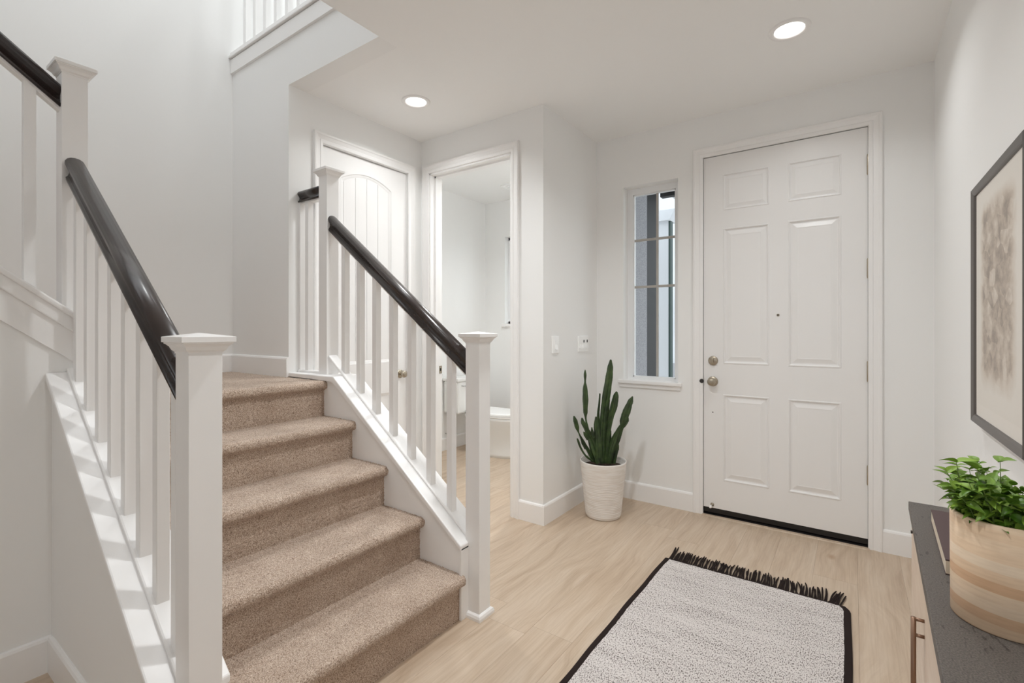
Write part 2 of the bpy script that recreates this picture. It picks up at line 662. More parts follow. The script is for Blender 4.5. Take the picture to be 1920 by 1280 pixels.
# ceiling over the foyer, nook, closet and powder room (open over the stair)
struct('ceiling', wall_boxes([((XO, YB, CZ), (XR + 0.12, YW + T, CZ + 0.12)), ((XF - 0.12, YS + 0.12, CZ), (XO, YW + T, CZ + 0.12)),
                              ((XF - 0.24, YW + T, CZ), (XP - 0.12, 4.55, CZ + 0.12))]), CEIL)
struct('ceiling_upper', wall_boxes([
    ((XF - 0.12, YB, ROOF), (XO + 0.12, -1.9, ROOF + 0.12)), ((XF - 0.12, 1.1, ROOF), (XO + 0.12, 3.0, ROOF + 0.12)),
    ((XF - 0.12, -1.9, ROOF), (-3.35, 1.1, ROOF + 0.12)), ((-2.05, -1.9, ROOF), (XO + 0.12, 1.1, ROOF + 0.12))]), CEIL)
# powder room shell
PB = 4.43
PWX0, PWX1, PWZ0, PWZ1 = -3.235, -2.52, 1.335, 2.325
struct('wall_powder_left', wall_boxes([((-3.64, YP + 0.12, 0), (-3.5205, PB, CZ))]), WALL)
struct('wall_closet_back', wall_boxes([((-3.64, YP, 0), (XC - 0.12, YP + 0.12, CZ))]), WALL)
struct('wall_powder_back', wall_boxes([
    ((-3.64, PB, 0), (PWX0, PB + 0.14, CZ)), ((PWX1, PB, 0), (XP - 0.14, PB + 0.14, CZ)),
    ((PWX0, PB, 0), (PWX1, PB + 0.14, PWZ0)), ((PWX0, PB, PWZ1), (PWX1, PB + 0.14, CZ))]), WALL)
struct('wall_powder_right', wall_boxes([((XP - 0.12, YW + T, 0), (XP - 0.06, PB + 0.14, CZ)), ((XP - 0.14, YW, 0), (XP - 0.12, PB + 0.14, CZ))]), WALL)
struct('wall_porch', box((XP - 0.06, YW + T, -0.1), (XP, 4.61, 3.0)), STUCCO)

# wall under the upper flight: top follows the flight
SL = 0.80
zl = lambda yy: 1.325 - SL * (yy - 0.547)          # stringer top line
struct('wall_under_stairs', prism([(0.632, 0), (0.632, zl(0.632) - 0.03), (-1.6, zl(-1.6) - 0.03), (YB, zl(-1.6) - 0.03), (YB, 0)],
                                  XU - 0.11, XU, YZ), WALL)

# door casings
casing('trim_1', DX0 + 0.004, DX1 - 0.004, DZ1 - 0.002, lambda u, z, p: (u, YW - p, z))
casing('trim_2', PX0 + 0.006, PX1 - 0.006, PZ1 - 0.004, lambda u, z, p: (u, YP - p, z))
casing('trim_3', KY0 - 0.002, KY1 + 0.002, KZ1 + 0.002, lambda u, z, p: (XC + p, u, z))
# powder room jamb
jb = empty('trim_4', (PX0, YP, 0), 'white door jamb of the powder room with stop', kind='structure')
obj('jamb', wall_boxes([((PX0 - 0.002, YP - 0.002, 0), (PX0 + 0.016, YP + 0.124, PZ1)), ((PX1 - 0.016, YP - 0.002, 0), (PX1 + 0.002, YP + 0.124, PZ1)),
                        ((PX0, YP - 0.002, PZ1 - 0.016), (PX1, YP + 0.124, PZ1 + 0.002))]), TRIM, jb)
obj('door_stop', wall_boxes([((PX0 + 0.016, YP + 0.045, 0), (PX0 + 0.028, YP + 0.08, PZ1 - 0.016)), ((PX1 - 0.028, YP + 0.045, 0), (PX1 - 0.016, YP + 0.08, PZ1 - 0.016)),
                             ((PX0 + 0.016, YP + 0.045, PZ1 - 0.028), (PX1 - 0.016, YP + 0.08, PZ1 - 0.016))]), TRIM, jb)
sp = obj('strike_plate', box((PX0 + 0.0155, YP + 0.088, 0.925), (PX0 + 0.019, YP + 0.122, 0.985), bev=0.001), NICKEL, jb, label='nickel strike plate')
obj('strike_hole', box((PX0 + 0.0185, YP + 0.099, 0.943), (PX0 + 0.0195, YP + 0.112, 0.967)), DARKGAP, sp)

# baseboards
baseboard('baseboard_front_left', (XP, YW), (DX0 - 0.062, YW), (0, -1))
baseboard('baseboard_front_right', (DX1 + 0.062, YW), (XR, YW), (0, -1))
baseboard('baseboard_passage', (XP, YP - 0.0132), (XP, YW), (1, 0))
baseboard('baseboard_powder_right', (PX1 + 0.06, YP), (XP + 0.0134, YP), (0, -1))
baseboard('baseboard_closet_left', (XC, 1.74), (XC, KY0 - 0.068), (1, 0))
baseboard('baseboard_closet_right', (XC, KY1 + 0.068), (XC, YP), (1, 0))
baseboard('baseboard_right', (XR, YB), (XR, YW), (-1, 0))
baseboard('baseboard_under_stairs', (XU, YB), (XU, 0.475), (1, 0))
baseboard('baseboard_landing_far', (XF, 0.5), (XF, YS), (1, 0), LZ - 0.01)
baseboard('baseboard_landing_side', (XF, YS), (XC, YS), (0, -1), LZ - 0.01)
baseboard('baseboard_powder_room_left', (-3.52, YP + 0.12), (-3.52, PB), (1, 0))
baseboard('baseboard_powder_room_back', (-3.52, PB), (XP - 0.14, PB), (0, -1))


# ------------------------------------------------------------------ structure: front door
def raised(rect, f, prof):
    """concentric rectangles: prof [(inset, height)] ; f(u, z, height)"""
    u0, u1, z0, z1 = rect
    bm = bmesh.new()
    rings = [[bm.verts.new(f(u, z, h)) for u, z in ((u0 + i, z0 + i), (u1 - i, z0 + i), (u1 - i, z1 - i), (u0 + i, z1 - i))] for i, h in prof]
    for A, B in zip(rings, rings[1:]):
        for k in range(4):
            j = (k + 1) % 4
            bm.faces.new((A[k], A[j], B[j], B[k]))
    bm.faces.new(rings[-1])
    return bm


YD = YW + 0.006
door = empty('door_1', ((DX0 + DX1) / 2, YD, 0), 'white six panel entry door', kind='structure')
S0, S1, B0, B1 = DX0 + 0.005, DX1 - 0.005, 0.052, DZ1 - 0.005
cols = ((-0.717, -0.440), (-0.334, -0.057))
rows = ((0.248, 0.834), (1.040, 1.956), (2.077, 2.321))
xs = [S0, cols[0][0], cols[0][1], cols[1][0], cols[1][1], S1]
zs = [B0] + [q for r_ in rows for q in r_] + [B1]
bm = bmesh.new()
DT = 0.044
V = {}


def dv(i, k, y):
    if (i, k, y) not in V:
        V[(i, k, y)] = bm.verts.new((xs[i], y, zs[k]))
    return V[(i, k, y)]


for i in range(5):
    for k in range(7):
        if not (i in (1, 3) and k in (1, 3, 5)):
            bm.faces.new((dv(i, k, YD), dv(i + 1, k, YD), dv(i + 1, k + 1, YD), dv(i, k + 1, YD)))
box((S0, YD + 0.02, B0), (S1, YD + DT, B1), bm)
for a_, b_ in (((S0, B0), (S1, B0)), ((S1, B0), (S1, B1)), ((S1, B1), (S0, B1)), ((S0, B1), (S0, B0))):
    bm.faces.new([bm.verts.new((a_[0], YD, a_[1])), bm.verts.new((b_[0], YD, b_[1])), bm.verts.new((b_[0], YD + 0.03, b_[1])), bm.verts.new((a_[0], YD + 0.03, a_[1]))])
bmesh.ops.remove_doubles(bm, verts=bm.verts[:], dist=1e-5)
obj('slab', bm, DOORW, door)
PROF = [(0.0, 0.0), (0.003, 0.003), (0.008, 0.003), (0.014, -0.006), (0.020, -0.007), (0.024, -0.0065), (0.048, 0.0005), (0.052, 0.0005), (0.053, -0.0003)]
for c0, c1_ in cols:
    for r0, r1 in rows:
        pr = [(i * (0.8 if r0 > 2 else 1.0), h) for i, h in PROF]
        obj('panel', raised((c0, c1_, r0, r1), lambda u, z, h: (u, YD - h, z), pr), DOORW, door)
obj('dark_gap_strip', wall_boxes([((DX0 - 0.001, YD + 0.012, 0.02), (DX0 + 0.012, YD + 0.06, DZ1)), ((DX1 - 0.012, YD + 0.012, 0.02), (DX1 + 0.001, YD + 0.06, DZ1)),
                                ((DX0, YD + 0.012, DZ1 - 0.012), (DX1, YD + 0.06, DZ1 + 0.001))]), DARKGAP, door)  # dark strip put behind the slab edges as the shade in the gap
obj('sweep', box((S0 + 0.001, YD + 0.004, 0.018), (S1 - 0.001, YD + 0.04, 0.054)), BLACK, door)
th = obj('threshold', prism([(YW - 0.004, 0.0), (YW - 0.004, 0.006), (YW + 0.02, 0.014), (YW + 0.05, 0.024), (YW + T, 0.024), (YW + T, 0.0)], DX0, DX1, YZ), BLACK, door)
obj('reducer_strip', prism([(YW - 0.03, 0.0), (YW - 0.026, 0.004), (YW - 0.004, 0.006), (YW - 0.004, 0.0)], DX0 - 0.002, DX1 + 0.002, YZ), OAK, th)
for z0, z1 in ((2.175, 2.286), (1.575, 1.681), (0.972, 1.083), (0.371, 0.476)):
    hb = lathe([(0, z0 - 0.006), (0.004, z0 - 0.005), (0.0065, z0), (0.0065, z1), (0.004, z1 + 0.005), (0, z1 + 0.006)], (DX1 - 0.004, YD - 0.006, 0), seg=14)
    for kz in (0.2, 0.4, 0.6, 0.8):
        zz = z0 + (z1 - z0) * kz
        lathe([(0.0068, zz - 0.001), (0.0073, zz), (0.0068, zz + 0.001)], (DX1 - 0.004, YD - 0.006, 0), seg=14, bm=hb)
    obj('hinge', hb, NICKEL, door, smooth=True)
# deadbolt: round rose with a thumb turn
db = obj('deadbolt', lathe([(0, -0.012), (0.024, -0.012), (0.030, -0.009), (0.032, -0.003), (0.032, 0.001)], (-0.781, YD, 1.059), 'Y', 36), NICKEL, door, smooth=True)
obj('thumb_turn', box((-0.787, YD - 0.032, 1.043), (-0.775, YD - 0.010, 1.075), bev=0.004), NICKEL, db)
kb = obj('knob_rose', lathe([(0, -0.008), (0.030, -0.008), (0.034, -0.004), (0.034, 0.001)], (-0.783, YD, 0.917), 'Y', 36), NICKEL, door, smooth=True)
obj('knob', lathe([(0, -0.064), (0.012, -0.063), (0.022, -0.058), (0.027, -0.048), (0.026, -0.038), (0.018, -0.028), (0.011, -0.022), (0.011, -0.006)], (-0.783, YD, 0.917), 'Y', 36), NICKEL, kb, smooth=True)
obj('latch_plate', box((DX0 + 0.0005, YD - 0.002, 0.885), (DX0 + 0.0048, YD + 0.02, 0.95), bev=0.001), DARKPL, door)
obj('strike_lip', lathe([(0, -0.003), (0.014, -0.003), (0.015, 0.0)], (DX0 - 0.004, YW - 0.012, 0.917), 'Y', 20), DARKPL, door)
ph = obj('peephole', lathe([(0.004, -0.003), (0.008, -0.004), (0.009, 0.0)], (-0.390, YD, 1.364), 'Y', 20), NICKEL, door, smooth=True)
obj('peephole_lens', lathe([(0, -0.002), (0.0045, -0.0015)], (-0.390, YD, 1.364), 'Y', 16), DARKGAP, ph)
obj('screw_hole', lathe([(0, -0.0008), (0.004, -0.0006), (0.004, 0.0)], (-0.783, YD, 0.706), 'Y', 12), DARKGAP, door)
ds = obj('door_stopper', lathe([(0.011, 0.0), (0.012, -0.003), (0.009, -0.006), (0.005, -0.010), (0.005, -0.045), (0.0, -0.046)], (-0.786, YD, 0.075), 'Y', 18), NICKEL, door, smooth=True)
obj('stopper_tip', lathe([(0.0, -0.066), (0.007, -0.065), (0.009, -0.058), (0.009, -0.045), (0, -0.044)], (-0.786, YD, 0.075), 'Y', 18), PLASTIC, ds, smooth=True)

# ------------------------------------------------------------------ structure: sidelight window
win = empty('window_1', ((WX0 + WX1) / 2, YW, WZ0), 'tall narrow sidelight window with grey grille beside the entry door', kind='structure')
FY0, FY1 = YW + 0.085, YW + 0.125
GX0, GX1, GZ0, GZ1 = WX0 + 0.042, WX1 - 0.042, WZ0 + 0.02, WZ1 - 0.045
obj('frame', wall_boxes([((WX0, FY0, WZ0), (GX0, FY1, WZ1)), ((GX1, FY0, WZ0), (WX1, FY1, WZ1)), ((GX0, FY0, WZ0), (GX1, FY1, GZ0)), ((GX0, FY0, GZ1), (GX1, FY1, WZ1))]), VINYL, win)
obj('frame_bead', wall_boxes([((GX0, FY0 + 0.008, GZ0), (GX0 + 0.008, FY1, GZ1)), ((GX1 - 0.008, FY0 + 0.008, GZ0), (GX1, FY1, GZ1)),
                              ((GX0, FY0 + 0.008, GZ0), (GX1, FY1, GZ0 + 0.008)), ((GX0, FY0 + 0.008, GZ1 - 0.008), (GX1, FY1, GZ1))]), VINYL, win)
mxv = -1.2
mzs = (1.597, 1.955)
gy = FY0 + 0.02
obj('muntin', box((mxv - 0.009, gy - 0.003, GZ0), (mxv + 0.009, gy + 0.009, GZ1), bev=0.002), MUNTIN, win)
for mz in mzs:
    obj('muntin', box((GX0, gy - 0.0025, mz - 0.009), (GX1, gy + 0.0085, mz + 0.009), bev=0.002), MUNTIN, win)
for a_, b_ in ((GX0, mxv), (mxv, GX1)):
    for c_, d_ in ((GZ0, mzs[0]), (mzs[0], mzs[1]), (mzs[1], GZ1)):
        obj('pane', box((a_, gy + 0.001, c_), (b_, gy + 0.005, d_)), GLASS, win)
sill = obj('sill', box((-1.462, YW - 0.028, 0.868), (-0.988, YW + 0.09, 0.893), bev=0.004), TRIM, win)
obj('apron', box((-1.452, YW - 0.012, 0.838), (-0.998, YW + 0.0, 0.869), bev=0.002), TRIM, sill)

# powder room window
pw = empty('window_2', (PWX0, PB, PWZ0), 'small bright window above the toilet', kind='structure')
obj('frame', wall_boxes([((PWX0, PB + 0.07, PWZ0), (PWX0 + 0.03, PB + 0.11, PWZ1)), ((PWX1 - 0.03, PB + 0.07, PWZ0), (PWX1, PB + 0.11, PWZ1)),
                         ((PWX0, PB + 0.07, PWZ0), (PWX1, PB + 0.11, PWZ0 + 0.03)), ((PWX0, PB + 0.07, PWZ1 - 0.03), (PWX1, PB + 0.11, PWZ1))]), VINYL, pw)
obj('pane', box((PWX0 + 0.03, PB + 0.086, PWZ0 + 0.03), (PWX1 - 0.03, PB + 0.09, PWZ1 - 0.03)), GLASS, pw)
obj('sill', box((PWX0 - 0.035, PB - 0.025, PWZ0 - 0.03), (PWX1 + 0.035, PB + 0.07, PWZ0 + 0.002), bev=0.004), TRIM, pw)

# ------------------------------------------------------------------ structure: closet door
XD = XC - 0.012
cd = empty('door_2', (XC, (KY0 + KY1) / 2, 0), 'white arched two panel plank closet door behind the stair railing', kind='structure')
E0, E1, EZ0, EZ1 = KY0 + 0.004, KY1 - 0.004, 0.012, KZ1 - 0.005
p0, p1 = 1.958, 2.384
lz0, lz1, uz0, uz1, crown = 0.22, 0.81, 1.035, 2.285, 0.062


def arch(y_):
    t = (y_ - (p0 + p1) / 2) / ((p1 - p0) / 2)
    return uz1 + crown * (1 - t * t)


NA = 24
ay = [p0 + (p1 - p0) * k / NA for k in range(NA + 1)]
bm = bmesh.new()
fr_ = lambda u, z, h=0.0: (XD + h, u, z)


def quad(*pts):
    bm.faces.new([bm.verts.new(fr_(*p)) for p in pts])


quad((E0, EZ0), (p0, EZ0), (p0, EZ1), (E0, EZ1))
quad((p1, EZ0), (E1, EZ0), (E1, EZ1), (p1, EZ1))
quad((p0, EZ0), (p1, EZ0), (p1, lz0), (p0, lz0))
quad((p0, lz1), (p1, lz1), (p1, uz0), (p0, uz0))
for k in range(NA):
    quad((ay[k], arch(ay[k])), (ay[k + 1], arch(ay[k + 1])), (ay[k + 1], EZ1), (ay[k], EZ1))
box((XD - 0.036, E0, EZ0), (XD - 0.016, E1, EZ1), bm)
for a_, b_ in (((E0, EZ0), (E1, EZ0)), ((E1, EZ0), (E1, EZ1)), ((E1, EZ1), (E0, EZ1)), ((E0, EZ1), (E0, EZ0))):
    quad((a_[0], a_[1], 0), (b_[0], b_[1], 0), (b_[0], b_[1], -0.02), (a_[0], a_[1], -0.02))
bmesh.ops.remove_doubles(bm, verts=bm.verts[:], dist=1e-5)
obj('slab', bm, DOORW, cd)


def arch_panel(name, top, z0):
    """sticking around the panel, then the field as separate boards"""
    bm_ = bmesh.new()
    prof = [(0.0, 0.0), (0.004, -0.004), (0.012, -0.006), (0.022, -0.010)]
    outline = lambda i: [(p0 + i, z0 + i), (p1 - i, z0 + i)] + [(p1 - i - (p1 - p0 - 2 * i) * k / NA, top(p1 - (p1 - p0) * k / NA) - i) for k in range(NA + 1)]
    rings = [[bm_.verts.new((XD + h, u, z)) for u, z in outline(i)] for i, h in prof]
    for A, B in zip(rings, rings[1:]):
        m_ = len(A)
        for k in range(m_):
            j = (k + 1) % m_
            bm_.faces.new((A[k], A[j], B[j], B[k]))
    pn = obj(name, bm_, DOORW, cd)
    nb = 4
    w_ = (p1 - p0 - 0.044) / nb
    for q in range(nb):
        a0 = p0 + 0.022 + q * w_ + 0.0015
        a1 = a0 + w_ - 0.003
        ss = [a1 - (a1 - a0) * k / 6 for k in range(7)]
        pts = [(a0, z0 + 0.02), (a1, z0 + 0.02)] + [(s_, top(s_) - 0.021) for s_ in ss]
        obj('board', prism(pts, XD - 0.016, XD - 0.009, YZ), DOORW, pn)


arch_panel('panel', arch, uz0)
arch_panel('panel', lambda y_: lz1, lz0)
kr_ = obj('knob_rose', lathe([(0, 0.008), (0.026, 0.008), (0.031, 0.004), (0.031, -0.001)], (XD, 2.466, 0.94), 'X', 28), NICKEL, cd, smooth=True)
obj('knob', lathe([(0, 0.062), (0.016, 0.061), (0.025, 0.055), (0.027, 0.046), (0.022, 0.036), (0.011, 0.026), (0.011, 0.006)], (XD, 2.466, 0.94), 'X', 28), NICKEL, kr_, smooth=True)
obj('dark_gap_strip', wall_boxes([((XC - 0.06, KY0 - 0.001, 0), (XC - 0.03, KY0 + 0.01, KZ1)), ((XC - 0.06, KY1 - 0.01, 0), (XC - 0.03, KY1 + 0.001, KZ1)),
                                ((XC - 0.06, KY0, KZ1 - 0.012), (XC - 0.03, KY1, KZ1 + 0.001))]), DARKGAP, cd)  # near-black strip painted in for shade around the closet slab
obj('jamb', wall_boxes([((XC - 0.12, KY0 - 0.002, 0), (XC, KY0 + 0.001, KZ1)), ((XC - 0.12, KY1 - 0.001, 0), (XC, KY1 + 0.002, KZ1))]), TRIM, cd)

# ------------------------------------------------------------------ staircase
RIS, RUN, NOSE0 = 0.197, 0.254, -1.375
YL, YR = 0.615, 1.597                    # carpet width
stair = empty('staircase', (-1.9, 1.1, 0), 'taupe carpeted staircase between two white curb walls', 'staircase')


def resample(pts, step):
    out = [pts[0]]
    for a_, b_ in zip(pts, pts[1:]):
        L_ = math.dist(a_, b_)
        k = max(1, int(round(L_ / step)))
        for i in range(1, k + 1):
            out.append((a_[0] + (b_[0] - a_[0]) * i / k, a_[1] + (b_[1] - a_[1]) * i / k))
    return out


def carpet(name, prof, w0, w1, f, step=0.0045, amp=0.0030, parent=None):
    """profile (u, z) swept across w0..w1 as a dense grid with tufted relief"""
    P = np.array(resample(prof, step))
    d = np.gradient(P, axis=0)
    nr = np.stack([d[:, 1], -d[:, 0]], 1)
    nr /= np.linalg.norm(nr, axis=1)[:, None] + 1e-9
    W = np.linspace(w0, w1, max(2, int((w1 - w0) / step)))
    a_, b_ = len(P), len(W)
    h = np.random.rand(a_, b_)
    h = (h + 0.35 * (np.roll(h, 1, 0) + np.roll(h, 1, 1))) / 1.7
    h = (h - 0.5) * 2 * amp
    U = P[:, 0, None] + nr[:, 0, None] * h
    Z = P[:, 1, None] + nr[:, 1, None] * h
    Wg = np.broadcast_to(W[None, :], U.shape) + (np.random.rand(a_, b_) - 0.5) * 0.0014
    pts = np.array(f(U, Z, Wg)).reshape(3, -1).T
    org = np.array(ORG[parent])
    idx = np.arange(a_ * b_).reshape(a_, b_)
    quads = np.stack([idx[:-1, :-1], idx[:-1, 1:], idx[1:, 1:], idx[1:, :-1]], -1).reshape(-1, 4)
    me = bpy.data.meshes.new(name)
    me.vertices.add(len(pts))
    me.vertices.foreach_set('co', (pts - org).astype(np.float32).ravel())
    me.loops.add(quads.size)
    me.loops.foreach_set('vertex_index', quads.ravel().astype(np.int32))
    me.polygons.add(len(quads))
    me.polygons.foreach_set('loop_start', np.arange(0, quads.size, 4, dtype=np.int32))
    me.polygons.foreach_set('loop_total', np.full(len(quads), 4, dtype=np.int32))
    me.update(calc_edges=True)
    me.validate()
    o = link(name, me, CARPET, parent, True, ORG[parent])
    return o


def step_profile(u_nose, z_top, z_low, depth):
    """u decreases going up; riser, bullnose, tread"""
    xr = u_nose - 0.032
    R_ = 0.021
    pts = [(xr, z_low), (xr, z_top - 0.060), (xr + 0.004, z_top - 0.052)]
    cx_, cz_ = u_nose - R_, z_top - R_ - 0.004
    pts.append((cx_ - 0.002, z_top - 0.050))
    for k in range(9):
        t = -math.pi / 2 + math.pi * k / 8
        pts.append((cx_ + R_ * math.cos(t), cz_ + (R_ + (0.004 if t > 0 else 0)) * math.sin(t)))
    pts.append((u_nose - depth, z_top + 0.001))
    return pts


FX = lambda U, Z, W: (U, W, Z)
FYm = lambda U, Z, W: (W, U, Z)
for i in range(5):
    zt = RIS * (i + 1)
    dep = RUN + 0.035 if i < 4 else 0.06
    carpet('carpeted_step', step_profile(NOSE0 - RUN * i, zt, RIS * i - 0.004, dep), YL, YR, FX, parent=stair)
nl = NOSE0 - RUN * 4
carpet('landing_carpet', [(nl - 0.05, LZ), (XF + 0.002, LZ)], 0.60, YS, FX, step=0.008, parent=stair)
# upper flight, turning left along -Y
for i in range(8):
    zt = LZ + RIS * (i + 1)
    yn = 0.56 - RUN * i
    # profile runs with u = y, rising towards -Y
    carpet('carpeted_step', step_profile(yn, zt, zt - RIS, RUN + 0.035), XF + 0.002, XU - 0.10, FYm, step=0.012, parent=stair)

# solid carriage below the treads
pts = [(NOSE0 - 0.05, 0)]
for i in range(5):
    pts += [(NOSE0 - RUN * i - 0.045, RIS * i), (NOSE0 - RUN * i - 0.045, RIS * (i + 1) - 0.03)]
pts += [(XF, LZ - 0.04), (XF, 0)]
pts = [pts[1]] + pts[2:]
obj('carriage', prism(pts, YL - 0.01, YR + 0.01, XZ), SUBFLOOR, stair)

# curb walls with sloped caps
SLOPE = -0.7436
zc = lambda xx: 0.320 + SLOPE * (xx + 1.384)          # cap top
CX0 = -1.405
LZC = 1.014
XK = -1.384 + (LZC - 0.320) / SLOPE                   # where the slope meets the level cap
right = obj('curb_wall', prism([(CX0, 0), (CX0, zc(CX0) - 0.02), (XK, LZC - 0.02), (XC, LZC - 0.02), (XC, 0)], YR, 1.737, XZ), TRIM, stair)


def cap_poly(x_end, level_to=None, t=0.024):
    top = [(CX0 + 0.012, zc(CX0 + 0.012))]
    if level_to is None:
        top += [(x_end, zc(x_end))]
    else:
        top += [(XK, LZC), (level_to, LZC)]
    return top + [(p[0] - (0.006 if i else 0.0), p[1] - t) for i, p in reversed(list(enumerate(top)))]


BYR, BYL = 1.669, 0.545
rc = obj('curb_cap', prism(cap_poly(0, XC + 0.001), BYR - 0.0875, BYR + 0.0875, XZ, bev=0.005), TRIM, stair)
left = obj('curb_wall', prism([(CX0, 0), (CX0, zc(CX0) - 0.02), (XU, zc(XU) - 0.02), (XU, 0)], 0.476, YL, XZ), WALL, stair)
lc = obj('curb_cap', prism(cap_poly(XU + 0.002), BYL - 0.0875, BYL + 0.0875, XZ, bev=0.005), TRIM, stair)


def shoe(x0, x1, yc, lvl=None):
    h = 0.016
    pts_ = [(x0, zc(x0) - 0.002), (x1, zc(x1) - 0.002)] if lvl is None else [(x0, LZC - 0.002), (x1, LZC - 0.002)]
    pts_ = pts_ + [(p[0], p[1] + h) for p in reversed(pts_)]
    return prism(pts_, yc - 0.029, yc + 0.029, XZ, bev=0.006)


obj('shoe_rail', shoe(-1.41, -2.45, BYR), TRIM, rc)
obj('shoe_rail', shoe(-2.53, XC + 0.001, BYR, 1), TRIM, rc)
obj('shoe_rail', shoe(-1.41, XU, BYL), TRIM, lc)
obj('end_board', box((CX0, YR - 0.012, 0), (CX0 + 0.012, 1.64, zc(CX0) - 0.022), bev=0.001), TRIM, right)
baseboard_l = baseboard('baseboard_stair_curb', (XU + 0.014, 0.476), (CX0, 0.476), (0, -1))
# stringer board, moulding and cap on the wall under the upper flight
st_top = lambda d: [(0.562, zl(0.562) - d), (-1.6, zl(-1.6) - d)]


def slab_yz(d0, d1, x0, x1, bev=0.0):
    a_, b_ = st_top(d0), st_top(d1)
    return prism([a_[0], a_[1], b_[1], b_[0]], x0, x1, YZ, bev=bev)


us = obj('stringer_board', slab_yz(0.02, 0.185, XU - 0.10, XU + 0.012), TRIM, stair)
obj('stringer_moulding', slab_yz(0.02, 0.075, XU, XU + 0.024, 0.004), TRIM, us)
obj('stringer_cap', slab_yz(-0.002, 0.024, XU - 0.125, XU + 0.036, 0.006), TRIM, us)

# ------------------------------------------------------------------ railings
RAILP = [(-0.027, -0.036), (0.027, -0.036), (0.028, -0.028), (0.021, -0.022), (0.017, -0.012), (0.019, -0.002), (0.027, 0.006), (0.031, 0.014),
         (0.030, 0.022), (0.024, 0.030), (0.013, 0.035), (0.0, 0.0365), (-0.013, 0.035), (-0.024, 0.030), (-0.030, 0.022), (-0.031, 0.014),
         (-0.027, 0.006), (-0.019, -0.002), (-0.017, -0.012), (-0.021, -0.022), (-0.028, -0.028)]


def handrail(p0_, p1_, parent, fillet=True):
    a_, b_ = Vector(p0_), Vector(p1_)
    d = (b_ - a_).normalized()
    side = Vector((d.y, -d.x, 0)).normalized()
    up = side.cross(d).normalized()
    if up.z < 0:
        up = -up
    # plumb-cut ends: shear the section so it stands against the post face
    hz = Vector((d.x, d.y, 0)).normalized()

    def frame(p):
        k = 1.0 / max(0.2, math.sqrt(1 - d.z ** 2))
        return (p, side, Vector((0, 0, 1)) * k)
    bm_ = sweep(RAILP, [frame(a_), frame(b_)])
    o = obj('handrail', bm_, RAIL, parent, label='dark stained wooden handrail')
    o.data.shade_auto_smooth() if hasattr(o.data, 'shade_auto_smooth') else None
    for p in o.data.polygons:
        p.use_smooth = len(p.vertices) == 4
    if fillet:
        bm_ = sweep([(-0.017, -0.046), (0.017, -0.046), (0.017, -0.034), (-0.017, -0.034)], [frame(a_), frame(b_)])
        obj('fillet', bm_, TRIM, o)
    return o


def newel(parent, cx, cy, z0, z1, base=False):
    s = 0.039
    o = obj('newel_post', box((cx - s, cy - s, z0), (cx + s, cy + s, z1 - 0.03), bev=0.0015), TRIM, parent)
    # cap: cove, plate, low pyramid
    bm_ = bmesh.new()
    prof = [(0.0405, z1 - 0.052), (0.0405, z1 - 0.048), (0.046, z1 - 0.043), (0.050, z1 - 0.034), (0.056, z1 - 0.028), (0.0585, z1 - 0.027), (0.0585, z1 - 0.024),
            (0.0625, z1 - 0.023), (0.0625, z1 - 0.010), (0.061, z1 - 0.009), (0.002, z1)]
    rings = [[bm_.verts.new((cx + a_ * r_, cy + b_ * r_, z)) for a_, b_ in ((1, 1), (-1, 1), (-1, -1), (1, -1))] for r_, z in prof]
    for A, B in zip(rings, rings[1:]):
        for k in range(4):
            j = (k + 1) % 4
            bm_.faces.new((A[k], A[j], B[j], B[k]))
    bm_.faces.new(rings[0])
    bm_.faces.new(rings[-1])
    obj('post_cap', bm_, TRIM, o)
    if base:
        bm_ = bmesh.new()
        prof = [(0.038, 0.0), (0.053, 0.0), (0.053, 0.012), (0.049, 0.022), (0.041, 0.027), (0.038, 0.027)]
        rings = [[bm_.verts.new((cx + a_ * r_, cy + b_ * r_, z)) for a_, b_ in ((1, 1), (-1, 1), (-1, -1), (1, -1))] for r_, z in prof]
        for A, B in zip(rings, rings[1:]):
            for k in range(4):
                j = (k + 1) % 4
                bm_.faces.new((A[k], A[j], B[j], B[k]))
        obj('base_shoe', bm_, TRIM, o)
    return o


RZ = lambda xx: 1.108 + (-1.41 - xx) * 0.7436        # handrail centre
BS = 0.0165
# baluster on the rake: one shared mesh with sloped ends
LB = RZ(0) - zc(0) - 0.048
bm = bmesh.new()
for zz, lo in ((0.0, True), (LB, False)):
    pass
vb = []
for zz in (0.004, LB):
    vb.append([bm.verts.new((sx * BS, sy * BS, zz + SLOPE * sx * BS)) for sx, sy in ((1, 1), (-1, 1), (-1, -1), (1, -1))])
for k in range(4):
    j = (k + 1) % 4
    bm.faces.new((vb[0][k], vb[0][j], vb[1][j], vb[1][k]))
bm.faces.new(vb[0][::-1])
bm.faces.new(vb[1])
bmesh.ops.recalc_face_normals(bm, faces=bm.faces[:])
bmesh.ops.bevel(bm, geom=[e for e in bm.edges if abs((e.verts[0].co - e.verts[1].co).z) > 0.3], offset=0.0015, segments=1, affect='EDGES')
rake_mesh = bpy.data.meshes.new('baluster')
bm.to_mesh(rake_mesh)
bm.free()
rake_mesh.materials.append(TRIM)


def baluster(parent, xx, yy):
    link('baluster', rake_mesh, TRIM, parent, org=Vector((xx, yy, zc(xx))))


rr = empty('stair_railing', (-1.37, BYR, 0), 'white baluster railing with dark handrail, beside the closet and powder room', 'railing')
newel(rr, -1.37, 1.671, 0.0, 1.262, True)
newel(rr, -2.49, 1.671, 0.985, 2.205)
handrail((-1.409, 1.671, RZ(-1.409)), (-2.4515, 1.671, RZ(-2.4515)), rr)
for k in range(6):
    baluster(rr, -1.527 - 0.1335 * k, BYR)
baluster(rr, -2.328, BYR)
